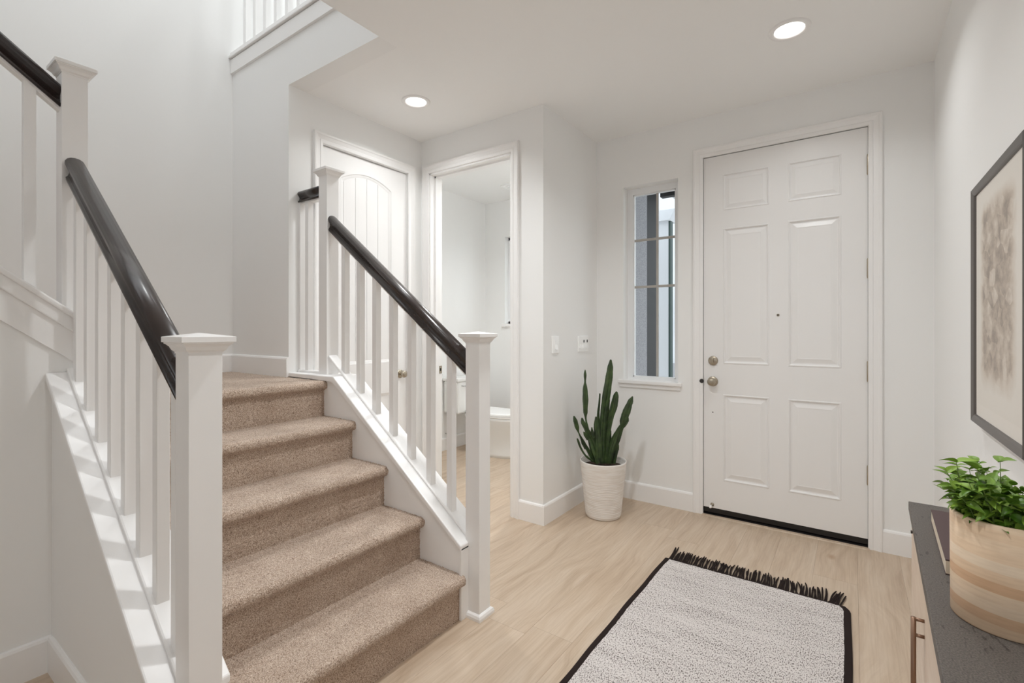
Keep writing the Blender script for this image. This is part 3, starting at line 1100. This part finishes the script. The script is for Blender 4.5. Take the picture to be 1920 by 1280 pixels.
# short level piece to the closet wall
handrail((-2.529, 1.671, 2.082), (XC + 0.001, 1.671, 2.082), rr)
obj('baluster', box((-2.685 - BS, BYR - BS, LZC + 0.01), (-2.685 + BS, BYR + BS, 2.05)), TRIM, rr)
obj('wall_post', box((XC, BYR - 0.02, LZC + 0.01), (XC + 0.018, BYR + 0.02, 2.05)), TRIM, rr)

rl = empty('stair_railing', (-1.37, BYL, 0), 'white baluster railing with dark handrail, on the curb wall by the under-stair wall', 'railing')
newel(rl, -1.37, BYL, 0.0, 1.262, True)
newel(rl, -2.50, BYL, 1.20, 2.305)
handrail((-1.409, BYL, RZ(-1.409)), (-2.4615, BYL, RZ(-2.4615)), rl)
for k in range(-1, 7):
    baluster(rl, -1.617 - 0.1296 * k, BYL)

ru = empty('stair_railing', (-2.50, 0.3, zl(0.3)), 'white railing with dark handrail on the upper flight of the stair', 'railing')
uy0, uy1 = BYL - 0.039, -1.4
RU = lambda yy: 2.170 - 0.77 * (yy - 0.506)
handrail((-2.50, uy0, RU(uy0)), (-2.50, uy1, RU(uy1)), ru)
for k in range(14):
    yy = 0.4235 - 0.13 * k
    bm = bmesh.new()
    b0, b1 = zl(yy) - 0.004, RU(yy) - 0.045
    vb = [[bm.verts.new((-2.50 + sx * BS, yy + sy * BS, q - (SL if q == b0 else 0.77) * sy * BS)) for sx, sy in ((1, 1), (-1, 1), (-1, -1), (1, -1))] for q in (b0, b1)]
    for q in range(4):
        j = (q + 1) % 4
        bm.faces.new((vb[0][q], vb[0][j], vb[1][j], vb[1][q]))
    bm.faces.new(vb[0][::-1])
    bm.faces.new(vb[1])
    obj('baluster', bm, TRIM, ru)

# upstairs hall guard on top of the stair hall wall
rg = empty('gallery_railing', (-2.7, YS, UZ), 'white gallery guard with moulded fascia on the upper floor edge over the stair', 'railing')
obj('fascia_board', box((XF, YS - 0.016, 3.012), (XO, YS, 3.106)), TRIM, rg)
obj('fascia_cap', box((XF, YS - 0.030, 3.112), (XO, YS + 0.13, 3.128), bev=0.003), TRIM, rg)
obj('shoe_plate', box((XF, YS - 0.020, 3.128), (XO, YS + 0.12, 3.152), bev=0.003), TRIM, rg)
gb = None
for k in range(11):
    xx = XF + 0.09 + 0.13 * k
    if gb is None:
        bm = box((-BS, -BS, 0), (BS, BS, 0.9))
        gme = bpy.data.meshes.new('baluster')
        bm.to_mesh(gme)
        bm.free()
        gb = 1
    link('baluster', gme, TRIM, rg, org=Vector((xx, YS + 0.05, 3.150)))
handrail((XF, YS + 0.05, 4.08), (XO, YS + 0.05, 4.08), rg, False)


# ------------------------------------------------------------------ recessed ceiling lights
def downlight(xx, yy, watts, label, CZ=CZ):
    t = empty('recessed_light', (xx, yy, CZ), label, 'ceiling light', 'recessed lights in the ceiling')
    obj('trim_ring', lathe([(0.0645, 0.002), (0.065, -0.004), (0.069, -0.0075), (0.084, -0.0085), (0.090, -0.006), (0.092, 0.001)], (xx, yy, CZ), seg=48), TRIM, t, smooth=True)
    obj('lens', lathe([(0, -0.001), (0.064, -0.001), (0.064, 0.003)], (xx, yy, CZ), seg=48), LENS, t)
    d = bpy.data.lights.new('lamp', 'AREA')
    d.shape = 'DISK'
    d.size = 0.12
    d.energy = watts
    d.color = (0.965, 0.99, 1.0)
    d.spread = math.radians(140)
    o = bpy.data.objects.new('lamp', d)
    o.parent = t
    o.location = (0, 0, -0.012)
    C.objects.link(o)


downlight(-2.297, 2.174, 3.2, 'round recessed ceiling light in front of the closet and powder room doors')
downlight(-0.254, 2.709, 2.6, 'round recessed ceiling light above the entry door rug')
downlight(-1.1, 1.62, 8.4, 'round recessed ceiling light above the foot of the stair')
downlight(-0.28, 0.40, 3.6, 'added unseen fill light in the ceiling above the console table')  # unseen lamp added as fill for the newels and planter
downlight(-2.15, 3.35, 7, 'added unseen ceiling light brightening the powder room')  # unseen lamp added to make the powder room brighter
downlight(-2.7, 1.35, 5.4, 'added unseen light brightening the stairwell, high above the landing', ROOF)  # unseen lamp added to lift the stairwell brightness
downlight(-2.7, 2.3, 3, 'added unseen light brightening the upstairs gallery from above', ROOF)  # lamp added out of view to light the upper hall


# ------------------------------------------------------------------ light switches
def switch(y0, y1, z0, z1, gangs, label):
    t = empty('light_switch', (XP, (y0 + y1) / 2, z0), label, 'light switch')
    obj('plate', box((XP - 0.001, y0, z0), (XP + 0.0085, y1, z1), bev=0.0012), PLASTIC, t)
    w_ = (y1 - y0) / gangs
    for k in range(gangs):
        c_ = y0 + w_ * (k + 0.5)
        h0, h1 = z0 + (z1 - z0) * 0.22, z0 + (z1 - z0) * 0.78
        rk = prism([(XP + 0.006, h0), (XP + 0.016, h0), (XP + 0.0095, (h0 + h1) / 2), (XP + 0.0105, h1), (XP + 0.006, h1)], c_ - 0.016, c_ + 0.016, XZ)
        ro = obj('rocker', rk, PLASTIC, t)
        if gangs > 1 and k > 0:
            obj('sensor', box((XP + 0.006, c_ - 0.007, h1 - 0.022), (XP + 0.0115, c_ + 0.007, h1 - 0.002)), DARKPL, ro)


switch(2.785, 2.866, 1.112, 1.226, 1, 'single white rocker light switch on the passage wall')
switch(3.156, 3.316, 1.108, 1.223, 3, 'wide white switch plate with dark buttons in the corner by the cactus')

# ------------------------------------------------------------------ rug
rug = empty('area_rug', (-0.42, 1.65, 0.0), 'pale grey woven rug with black edges and tasselled end by the entry door', 'rug')
RX0, RX1, RY0, RY1 = -0.832, -0.026, 0.55, 2.668
bm = bmesh.new()
GXN, GYN = 40, 100


def rug_x(t, yy):
    w_ = 0.0015 * math.sin(yy * 5.0) + 0.0015 * math.sin(yy * 17)
    xa = RX0 + 0.012 * (yy - RY1) * 0.6 + w_
    xb = RX1 + 0.004 * math.sin(yy * 6 + 1)
    if yy > RY1 - 0.03:
        k = (yy - (RY1 - 0.03)) / 0.03
        xb -= 0.018 * k
    return xa + (xb - xa) * t


grid = [[bm.verts.new((rug_x(i / GXN, RY0 + (RY1 - RY0) * k / GYN), RY0 + (RY1 - RY0) * k / GYN + 0.003 * math.sin(i * 0.9), 0.0075 + random.uniform(-0.0006, 0.0006))) for i in range(GXN + 1)] for k in range(GYN + 1)]
for k in range(GYN):
    for i in range(GXN):
        bm.faces.new((grid[k][i], grid[k][i + 1], grid[k + 1][i + 1], grid[k + 1][i]))
ext = bmesh.ops.extrude_face_region(bm, geom=bm.faces[:])
for e in ext['geom']:
    if isinstance(e, bmesh.types.BMVert):
        e.co.z = 0.0005
obj('woven_field', bm, RUG, rug, smooth=False)
for side, t in ((-1, 0.0), (1, 1.0)):
    path = []
    for k in range(GYN + 1):
        yy = RY0 + (RY1 - RY0) * k / GYN
        path.append(Vector((rug_x(t, yy) + side * 0.008, yy, 0.0062)))
    prof = [(-0.012, -0.0058), (0.012, -0.0058), (0.012, 0.001), (0.008, 0.0038), (-0.008, 0.0038), (-0.012, 0.001)]
    if side > 0:
        prof = [(a_ * 1.15, b_) for a_, b_ in prof]
    obj('bound_edge', sweep(prof, [(p, Vector((1, 0, 0)), Vector((0, 0, 1))) for p in path]), RUGDARK, rug)
obj('end_binding', box((RX0 + 0.01, RY1 - 0.003, 0.001), (RX1 - 0.018, RY1 + 0.005, 0.0085), bev=0.001), RUGDARK, rug)
tassel_n = 104
for k in range(tassel_n):
    xx = RX0 + 0.004 + (RX1 - RX0 - 0.02) * (k + random.uniform(-0.3, 0.3)) / tassel_n
    L_ = random.uniform(0.100, 0.145) * (1.0 + (0.25 if k < 3 else 0))
    lean = random.gauss(-0.008, 0.006) + (0.03 if k > tassel_n - 8 else 0)
    curl = random.gauss(0, 0.004)
    path = []
    for q in range(6):
        t = q / 5
        path.append((xx + lean * t + curl * math.sin(t * 3.0), RY1 + 0.002 + L_ * t, 0.0055 + 0.003 * math.sin(t * 3.1) * random.random()))
    obj('tassel', tube(path, [0.0038, 0.0039, 0.0036, 0.0039, 0.0038, 0.0026], 5), RUGDARK, rug)

# ------------------------------------------------------------------ potted cactus
PC = Vector((-1.397, 3.054, 0))
cac = empty('potted_cactus', PC, 'dark green branching cactus in a ribbed white pot in the corner by the sidelight', 'potted plant')
prof = [(0.0, 0.0), (0.106, 0.0), (0.114, 0.004), (0.118, 0.012)]
zz = 0.018
while zz < 0.262:
    r0 = 0.1185 + 0.036 * zz / 0.36
    prof += [(r0 - 0.0016, zz), (r0 + 0.0006, zz + 0.003), (r0 + 0.0006, zz + 0.008)]
    zz += 0.0115
prof += [(0.147, 0.275), (0.1555, 0.365), (0.1575, 0.375), (0.156, 0.381), (0.151, 0.380), (0.148, 0.372), (0.143, 0.33), (0.0, 0.33)]
obj('pot', lathe(prof, PC, seg=64), POT, cac, smooth=True)
obj('soil', lathe([(0.0, 0.345), (0.07, 0.343), (0.12, 0.338), (0.144, 0.334)], PC, seg=40), SOIL, cac, smooth=True)
cR = Vector((math.cos(math.radians(35.3)), math.sin(math.radians(35.3)), 0))
cF = Vector((-math.sin(math.radians(35.3)), math.cos(math.radians(35.3)), 0))
PXM = 3.3 / 903 / 3.767        # metres per traced unit at the pot


def cpt(u, v_, d):
    return PC + cR * ((u - 267) * PXM) + cF * d + Vector((0, 0, EYE - (660 + v_ / 3.767 - 618) * 3.3 / 903))


stems = [
    ([(215, 770, 20), (185, 660, 22), (160, 560, 22), (143, 470, 12), (140, 410, 32), (140, 330, 40), (138, 260, 34), (138, 205, 12), (138, 160, 20), (138, 128, 8)], -0.01),
    ([(200, 775, 22), (165, 700, 28), (130, 640, 24), (98, 575, 10), (84, 530, 32), (74, 490, 32), (65, 460, 14)], 0.03),
    ([(190, 765, 12), (140, 725, 11), (105, 670, 12), (88, 625, 13), (80, 605, 8)], -0.05),
    ([(235, 775, 66), (210, 690, 70), (180, 610, 50), (150, 545, 34), (126, 500, 30), (118, 468, 14)], 0.0),
    ([(265, 785, 42), (262, 690, 44), (262, 600, 42), (272, 450, 44), (290, 330, 52), (310, 200, 50), (320, 120, 40), (325, 58, 14)], 0.02),
    ([(250, 700, 22), (242, 560, 26), (240, 450, 18), (248, 380, 14), (253, 302, 10)], 0.05),
    ([(230, 740, 50), (225, 640, 48), (216, 530, 38), (212, 455, 14)], -0.03),
    ([(285, 780, 30), (290, 700, 28), (298, 580, 28), (316, 470, 34), (340, 370, 46), (352, 310, 36), (357, 280, 16)], -0.02),
    ([(275, 700, 26), (300, 540, 24), (306, 420, 28), (314, 350, 22), (316, 322, 10)], 0.05),
    ([(320, 785, 28), (345, 700, 26), (375, 620, 24), (398, 540, 24), (412, 480, 46), (435, 420, 50), (460, 355, 36), (476, 318, 12)], 0.01),
    ([(300, 780, 30), (318, 680, 40), (342, 600, 36), (364, 550, 24), (378, 512, 10)], -0.04),
    ([(340, 780, 20), (352, 710, 20), (362, 680, 16), (368, 650, 8)], -0.06),
    ([(395, 545, 12), (420, 515, 18), (438, 485, 18), (444, 468, 8)], 0.0),
    ([(160, 610, 24), (140, 580, 24), (128, 562, 10)], -0.03),
    ([(305, 700, 24), (318, 620, 22), (326, 562, 9)], 0.04),
    ([(150, 680, 26), (128, 650, 18), (115, 625, 8)], 0.02),
    ([(195, 600, 26), (186, 560, 22), (182, 528, 9)], -0.04),
]
for sp_, dep in stems:
    P = [cpt(u, v_, dep * (0.3 + 0.7 * min(1, (790 - v_) / 400)) * (1.0)) for u, v_, w_ in sp_]
    Rr = [w_ * PXM / 2 * 1.08 for u, v_, w_ in sp_]
    # smooth the path
    path, rad = [], []
    for i in range(len(P) - 1):
        q0, q1, q2, q3 = P[max(i - 1, 0)], P[i], P[i + 1], P[min(i + 2, len(P) - 1)]
        for t in (0.0, 0.25, 0.5, 0.75):
            path.append(0.5 * ((2 * q1) + (q2 - q0) * t + (2 * q0 - 5 * q1 + 4 * q2 - q3) * t * t + (3 * q1 - q0 - 3 * q2 + q3) * t ** 3))
            tt = t * t * (3 - 2 * t)
            rad.append((Rr[i] * (1 - tt) + Rr[i + 1] * tt) * random.uniform(0.95, 1.05))
    path += [P[-1], P[-1] + (P[-1] - P[-2]).normalized() * 0.006]
    rad += [Rr[-1], Rr[-1] * 0.25]
    ribs = lambda k: (1.06, 0.80, 0.60, 0.80)[k % 4]
    st_o = obj('stem', tube(path, rad, 16, sect=ribs), CACTUS, cac, smooth=False)
    # spine clusters along the ribs
    bm = bmesh.new()
    tot = 0
    for i in range(1, len(path) - 1):
        d = (path[i + 1] - path[i - 1]).normalized()
        up = Vector((1, 0, 0))
        up = (up - d * up.dot(d)).normalized()
        s = d.cross(up)
        for q in range(4):
            ang = q * math.pi / 2 + (0 if abs(d.z) > 0.9 else 0)
            n_ = (up * math.cos(ang) + s * math.sin(ang))
            c_ = path[i] + n_ * rad[i] * 1.05
            for w_ in range(2):
                v2 = (n_ + d * random.uniform(-0.8, 0.8)).normalized() * random.uniform(0.003, 0.006)
                sd = d.cross(n_) * 0.0007
                bm.faces.new([bm.verts.new(c_ - sd - d * 0.001), bm.verts.new(c_ + sd - d * 0.001), bm.verts.new(c_ + v2)])
    obj('spines', bm, SPINE, st_o, kind='stuff')

# ------------------------------------------------------------------ console table (turned slightly from the wall)
CT = 0.80
CO = Vector((0.124, 1.707, 0))
cl = Vector((-0.030, -1.0, 0)).normalized()      # along the length, towards the room
cw = Vector((-cl.y, cl.x, 0))                    # depth, towards the wall
LEN, DEP = 1.42, 0.228
con = empty('console_table', CO, 'cream console cabinet with dark slate top along the right wall', 'console table')


def cbox(l0, l1, w0, w1, z0, z1, bev=0.0):
    bm_ = box((l0, w0, z0), (l1, w1, z1), bev=bev)
    for v_ in bm_.verts:
        v_.co = CO + cl * v_.co.x + cw * v_.co.y + Vector((0, 0, v_.co.z))
    return bm_


obj('top', cbox(0, LEN, 0, DEP, CT - 0.022, CT, 0.0015), SLATE, con, label='dark speckled slate top')
obj('carcass', cbox(0.012, LEN - 0.012, 0.026, DEP - 0.002, 0.08, CT - 0.021), CREAM, con)
obj('plinth', cbox(0.03, LEN - 0.03, 0.05, DEP - 0.01, 0.0, 0.081), CREAM, con)
nd = 3
dw = (LEN - 0.03) / nd
for k in range(nd):
    a_, b_ = 0.015 + dw * k + 0.0015, 0.015 + dw * (k + 1) - 0.0015
    do = obj('cabinet_door', cbox(a_, b_, 0.006, 0.026, 0.09, CT - 0.030, 0.002), CREAM, con)
    bm = bmesh.new()
    hl = b_ - 0.045
    if k == 0:
        hl = a_ + 0.428
    f = lambda l_, w_, z_: tuple(CO + cl * l_ + cw * w_ + Vector((0, 0, z_)))
    tube([f(hl, -0.011, 0.690), f(hl, -0.011, 0.40)], 0.0045, 10, bm)
    for hz_ in (0.687, 0.655, 0.435, 0.403):
        tube([f(hl, -0.011, hz_), f(hl, 0.008, hz_)], 0.0036, 8, bm)
    obj('handle', bm, BRONZE, do, smooth=True, label='slim bronze bar handle')
obj('lock', cbox(0.06, 0.068, 0.002, 0.007, 0.735, 0.741), DARKPL, con)

# book on the console
bk = empty('book', (0.152, 1.40, CT), 'plum covered hardback book lying on the console behind the wooden planter', 'book')
ba = math.radians(2.0)


def bbox(x0, x1, y0, y1, z0, z1, bev=0.0):
    bm_ = box((x0, y0, z0), (x1, y1, z1), bev=bev)
    c_, s_ = math.cos(-ba), math.sin(-ba)
    for v_ in bm_.verts:
        px, py = v_.co.x, v_.co.y
        v_.co = Vector((0.146 + px * c_ - py * s_, 1.237 + px * s_ + py * c_, v_.co.z))
    return bm_


obj('cover', bbox(-0.001, 0.19, -0.001, 0.322, CT + 0.027, CT + 0.0295), BOOKC, bk)
obj('back_cover', bbox(-0.001, 0.19, -0.001, 0.322, CT, CT + 0.0025), BOOKC, bk)
obj('spine', bbox(0.187, 0.19, -0.001, 0.322, CT + 0.0025, CT + 0.027), BOOKC, bk)
obj('page_block', bbox(-0.0005, 0.187, -0.0005, 0.320, CT + 0.0025, CT + 0.027), PAPER, bk)

# planter with a leafy plant
PL = Vector((0.2, 1.093, CT))
pla = empty('potted_herb', PL, 'bushy green leafy plant in a round laminated wood planter on the console', 'potted plant')
R0 = 0.0655
HP = 0.170
obj('planter', lathe([(0, 0), (R0 - 0.002, 0), (R0, 0.002), (R0 + 0.001, HP - 0.002), (R0 - 0.001, HP), (R0 - 0.0045, HP), (R0 - 0.006, HP - 0.003), (R0 - 0.006, HP - 0.03), (0, HP - 0.03)], PL, seg=72), BAMBOO, pla, smooth=True, label='round planter of banded laminated wood')
obj('soil', lathe([(0, HP - 0.016), (0.03, HP - 0.018), (R0 - 0.005, HP - 0.022)], PL, seg=32), SOIL, pla, smooth=True)


def leaf_mesh(L_, W_, curl, cup):
    bm_ = bmesh.new()
    rows_ = 7
    rs = []
    for i in range(rows_ + 1):
        t = i / rows_
        w_ = W_ * math.sin(math.pi * min(1, 0.08 + t * 0.92) ** 0.8) * (1 - 0.25 * t) + 0.0003
        zc_ = -curl * t * t * L_
        rs.append([bm_.verts.new((sx * w_, t * L_, zc_ + abs(sx) * cup * w_)) for sx in (-1, -0.5, 0, 0.5, 1)])
    for A, B in zip(rs, rs[1:]):
        for k in range(4):
            bm_.faces.new((A[k], A[k + 1], B[k + 1], B[k]))
    me = bpy.data.meshes.new('leaf')
    bm_.to_mesh(me)
    bm_.free()
    for p in me.polygons:
        p.use_smooth = True
    me.materials.append(LEAF)
    return me


leaves = [leaf_mesh(0.018, 0.0058, 0.35, 0.5), leaf_mesh(0.023, 0.0070, 0.5, 0.4), leaf_mesh(0.027, 0.0078, 0.30, 0.5), leaf_mesh(0.015, 0.0056, 0.2, 0.3)]
nleaf = 0
spots = []
while nleaf < 820:
    # a stem leaves the soil and arches outwards
    th_ = random.uniform(0, 2 * math.pi)
    r0 = R0 * 0.80 * math.sqrt(random.random())
    out = random.uniform(0.2, 1.0)
    H_ = random.uniform(0.045, 0.100) * (1.1 - 0.40 * out)
    b0 = PL + Vector((r0 * math.cos(th_), r0 * math.sin(th_), HP - 0.02))
    th2 = th_ + random.uniform(-0.5, 0.5)
    reach = 0.030 * out * (1.3 if random.random() < 0.15 else 1.0)
    droop = random.random() < 0.18
    pts = []
    for q in range(6):
        t = q / 5
        zq = H_ * (1.25 * t - 0.25 * t * t)
        if droop:
            zq = 0.050 * math.sin(t * 2.2) * 1.0
        pts.append(b0 + Vector((math.cos(th2) * reach * t ** 1.3, math.sin(th2) * reach * t ** 1.3, zq)))
    if max(p.x for p in pts) > XR - 0.055:
        continue
    obj('stem', tube(pts, [0.0011, 0.001, 0.0009, 0.0008, 0.0006, 0.0004], 4), STEM, pla)
    for q in range(1, 6):
        for sgn in (0, 1):
            p = pts[q]
            az = th2 + (q * 1.3 + sgn * math.pi) + random.uniform(-0.5, 0.5)
            el = random.uniform(-0.35, 0.6) if q < 5 else random.uniform(0.1, 1.0)
            M = Matrix.Translation(p - PL) @ Matrix.Rotation(az - math.pi / 2, 4, 'Z') @ Matrix.Rotation(el, 4, 'X') @ Matrix.Rotation(random.uniform(-0.6, 0.6), 4, 'Y')
            spots.append((M, random.choice(leaves)))
            nleaf += 1
# the leaves nearest the camera and outermost are parts of their own, the inner ones one joined part
view = (Vector((0, 0, EYE)) - PL).normalized()
spots.sort(key=lambda s_: -(s_[0].translation - Vector((0, 0, 0.16))).dot(view))
for M, me_ in spots[:280]:
    lf = bpy.data.objects.new('leaf', me_)
    C.objects.link(lf)
    lf.parent = pla
    lf.matrix_local = M
bm = bmesh.new()
for M, me_ in spots[280:]:
    k0 = len(bm.verts)
    bm.from_mesh(me_)
    bm.verts.ensure_lookup_table()
    for v_ in bm.verts[k0:]:
        v_.co = PL + (M @ v_.co)
obj('inner_foliage', bm, LEAF, pla, smooth=True, kind='stuff')

# ------------------------------------------------------------------ framed picture on the right wall
FXF = XR - 0.028           # frame front
pic = empty('framed_picture', (XR, 2.0, 0.95), 'tall charcoal framed abstract print with brown wash on the right wall', 'picture')
PY0, PY1, PZ0_, PZ1_ = 1.655, 2.285, 0.955, 1.752
fw = 0.027
bm = bmesh.new()
fp = [(0.0, 0.0), (0.0, 0.027), (0.003, 0.030), (fw - 0.006, 0.026), (fw - 0.002, 0.024), (fw, 0.020), (fw, 0.0)]
rings = [[bm.verts.new((XR - p, u, z)) for u, z in ((PY0 + d, PZ0_ + d), (PY1 - d, PZ0_ + d), (PY1 - d, PZ1_ - d), (PY0 + d, PZ1_ - d))] for d, p in fp]
for A, B in zip(rings, rings[1:] + rings[:1]):
    for k in range(4):
        j = (k + 1) % 4
        bm.faces.new((A[k], A[j], B[j], B[k]))
obj('frame', bm, FRAME, pic)
obj('mat_board', box((XR - 0.019, PY0 + fw - 0.002, PZ0_ + fw - 0.002), (XR - 0.002, PY1 - fw + 0.002, PZ1_ - fw + 0.002)), MATBOARD, pic)
pr_o = box((-0.001, -0.262, -0.345), (0.0, 0.262, 0.345))
me = bpy.data.meshes.new('print')
pr_o.to_mesh(me)
pr_o.free()
link('print', me, PRINT, pic, org=Vector((XR - 0.019, (PY0 + PY1) / 2 - 0.005, (PZ0_ + PZ1_) / 2 + 0.015)), label='abstract brown and grey wash print')

# ------------------------------------------------------------------ powder room fixtures
TY = 3.92
toi = empty('toilet', (-3.1, TY, 0), 'white toilet with closed lid in the powder room', 'toilet')


def ring_loft(secs, seg=36, n_pow=2.6):
    """secs: (xc, yc, rx, ry, z, square) superellipse sections"""
    bm_ = bmesh.new()
    rings_ = []
    for xc, yc, rx, ry, z in secs:
        ring = []
        for k in range(seg):
            t = 2 * math.pi * k / seg
            ct, st_ = math.cos(t), math.sin(t)
            ring.append(bm_.verts.new((xc + rx * math.copysign(abs(ct) ** (2 / n_pow), ct), yc + ry * math.copysign(abs(st_) ** (2 / n_pow), st_), z)))
        rings_.append(ring)
    for A, B in zip(rings_, rings_[1:]):
        for k in range(seg):
            j = (k + 1) % seg
            bm_.faces.new((A[k], A[j], B[j], B[k]))
    bm_.faces.new(rings_[0][::-1])
    bm_.faces.new(rings_[-1])
    return bm_


obj('bowl', ring_loft([(-3.04, TY, 0.30, 0.125, 0.0), (-3.04, TY, 0.295, 0.12, 0.03), (-3.03, TY, 0.28, 0.12, 0.16), (-3.02, TY, 0.30, 0.15, 0.28), (-3.01, TY, 0.325, 0.185, 0.37), (-3.01, TY, 0.328, 0.187, 0.40)]), CERAMIC, toi, smooth=True)
seat = obj('seat', ring_loft([(-3.0, TY, 0.315, 0.188, 0.402), (-3.0, TY, 0.32, 0.192, 0.406), (-3.0, TY, 0.32, 0.192, 0.420)]), PLASTIC, toi)
obj('lid', ring_loft([(-3.0, TY, 0.312, 0.186, 0.422), (-3.0, TY, 0.318, 0.19, 0.426), (-3.0, TY, 0.316, 0.188, 0.440), (-3.0, TY, 0.29, 0.165, 0.448)]), PLASTIC, toi, smooth=False)
obj('tank', box((-3.505, TY - 0.215, 0.40), (-3.30, TY + 0.215, 0.735), bev=0.02), CERAMIC, toi)
obj('tank_lid', box((-3.512, TY - 0.225, 0.733), (-3.290, TY + 0.225, 0.77), bev=0.010), CERAMIC, toi)
obj('flush_lever', tube([(-3.298, TY - 0.16, 0.69), (-3.28, TY - 0.16, 0.69), (-3.276, TY - 0.10, 0.685)], 0.006, 8), CHROME, toi, smooth=True)
obj('supply_pipe', tube([(-3.50, TY - 0.19, 0.18), (-3.44, TY - 0.19, 0.18), (-3.43, TY - 0.19, 0.25), (-3.43, TY - 0.17, 0.41)], 0.006, 8), CHROME, toi, smooth=True)
snk = empty('pedestal_sink', (-3.35, 3.10, 0), 'white pedestal sink in the powder room beside the toilet', 'sink')
obj('basin', ring_loft([(-3.34, 3.09, 0.10, 0.12, 0.70), (-3.33, 3.09, 0.17, 0.21, 0.74), (-3.32, 3.09, 0.195, 0.25, 0.79), (-3.315, 3.09, 0.205, 0.26, 0.80), (-3.315, 3.09, 0.205, 0.26, 0.855), (-3.315, 3.09, 0.195, 0.25, 0.862),
                        (-3.31, 3.09, 0.14, 0.19, 0.860), (-3.31, 3.09, 0.11, 0.16, 0.80)], n_pow=4.0), CERAMIC, snk, smooth=False)
obj('pedestal', ring_loft([(-3.36, 3.09, 0.11, 0.12, 0.0), (-3.36, 3.09, 0.10, 0.11, 0.03), (-3.37, 3.09, 0.07, 0.08, 0.2), (-3.37, 3.09, 0.075, 0.085, 0.6), (-3.36, 3.09, 0.10, 0.12, 0.71)]), CERAMIC, snk, smooth=True)
obj('faucet', tube([(-3.47, 3.09, 0.86), (-3.47, 3.09, 0.97), (-3.44, 3.09, 1.0), (-3.38, 3.09, 0.985), (-3.37, 3.09, 0.96)], 0.011, 10), CHROME, snk, smooth=True)
vent = empty('ceiling_vent', (-2.80, 4.06, CZ), 'square white fan grille in the powder room ceiling', 'vent')
vf = bmesh.new()
for k in range(7):
    yy = 3.95 + 0.032 * k
    box((-2.9, yy, CZ - 0.012), (-2.68, yy + 0.016, CZ - 0.004), vf)
obj('grille', vf, PLASTIC, vent)
obj('frame', wall_boxes([((-2.92, 3.92, CZ - 0.016), (-2.66, 3.95, CZ)), ((-2.92, 4.165, CZ - 0.016), (-2.66, 4.195, CZ)), ((-2.92, 3.95, CZ - 0.016), (-2.90, 4.165, CZ)), ((-2.68, 3.95, CZ - 0.016), (-2.66, 4.165, CZ))]), PLASTIC, vent)

# ------------------------------------------------------------------ porch and street beyond the sidelight
struct('ground', box((-12, 4.65, -0.35), (12, 30, -0.2)), CONCRETE)
struct('porch_floor', box((XP, YW + T, -0.2), (2.4, 6.6, -0.03)), CONCRETE)
struct('porch_ceiling', box((XP, YW + T, 2.745), (2.4, 6.0, 2.9)), EXTWHITE)
pt = empty('downspout_post', (-1.665, 4.78, -0.2), 'dark bronze corner post on the porch outside the sidelight', 'post')
obj('shaft', box((-1.71, 4.612, -0.2), (-1.645, 4.90, 2.96)), BRONZEDARK, pt)
obj('bracket', box((-1.71, 4.90, 1.2), (-1.66, 4.915, 1.26)), BRONZEDARK, pt)
pc = empty('porch_column', (-1.93, 6.1, -0.2), 'white porch column with dark green edge beyond the sidelight', 'column')
obj('shaft', box((-2.02, 6.0, -0.2), (-1.868, 6.12, 2.62)), EXTWHITE, pc)
obj('edge_trim', box((-1.869, 6.0, -0.2), (-1.845, 6.1, 2.62)), GREENDARK, pc)
obj('capital', prism([(-2.06, 2.62), (-1.84, 2.62), (-1.78, 2.75), (-2.1, 2.75)], 5.94, 6.2, XZ), EXTWHITE, pc)
pbm = empty('porch_beam', (-1.2, 5.04, 2.65), 'dark beam across the porch roof edge', 'beam')
obj('beam', box((-1.644, 5.0, 2.655), (2.4, 5.08, 2.746)), BRONZEDARK, pbm)
nb = empty('neighbour_house', (-4.0, 12.0, -0.2), 'white house across the street, seen through the sidelight', 'building')
obj('wall', box((-9, 12.0, -0.2), (2, 12.4, 5.0)), EXTWHITE, nb)
wn_ = obj('window', box((-3.55, 11.94, 1.15), (-3.05, 12.01, 2.05)), EXTWHITE, nb)
obj('pane', box((-3.50, 11.93, 1.2), (-3.10, 11.945, 2.0)), STUCCO, wn_)
obj('base_course', box((-9, 11.95, -0.2), (2, 12.0, 0.45)), STUCCO, nb)

scene.cycles.max_bounces = 12
scene.cycles.diffuse_bounces = 8
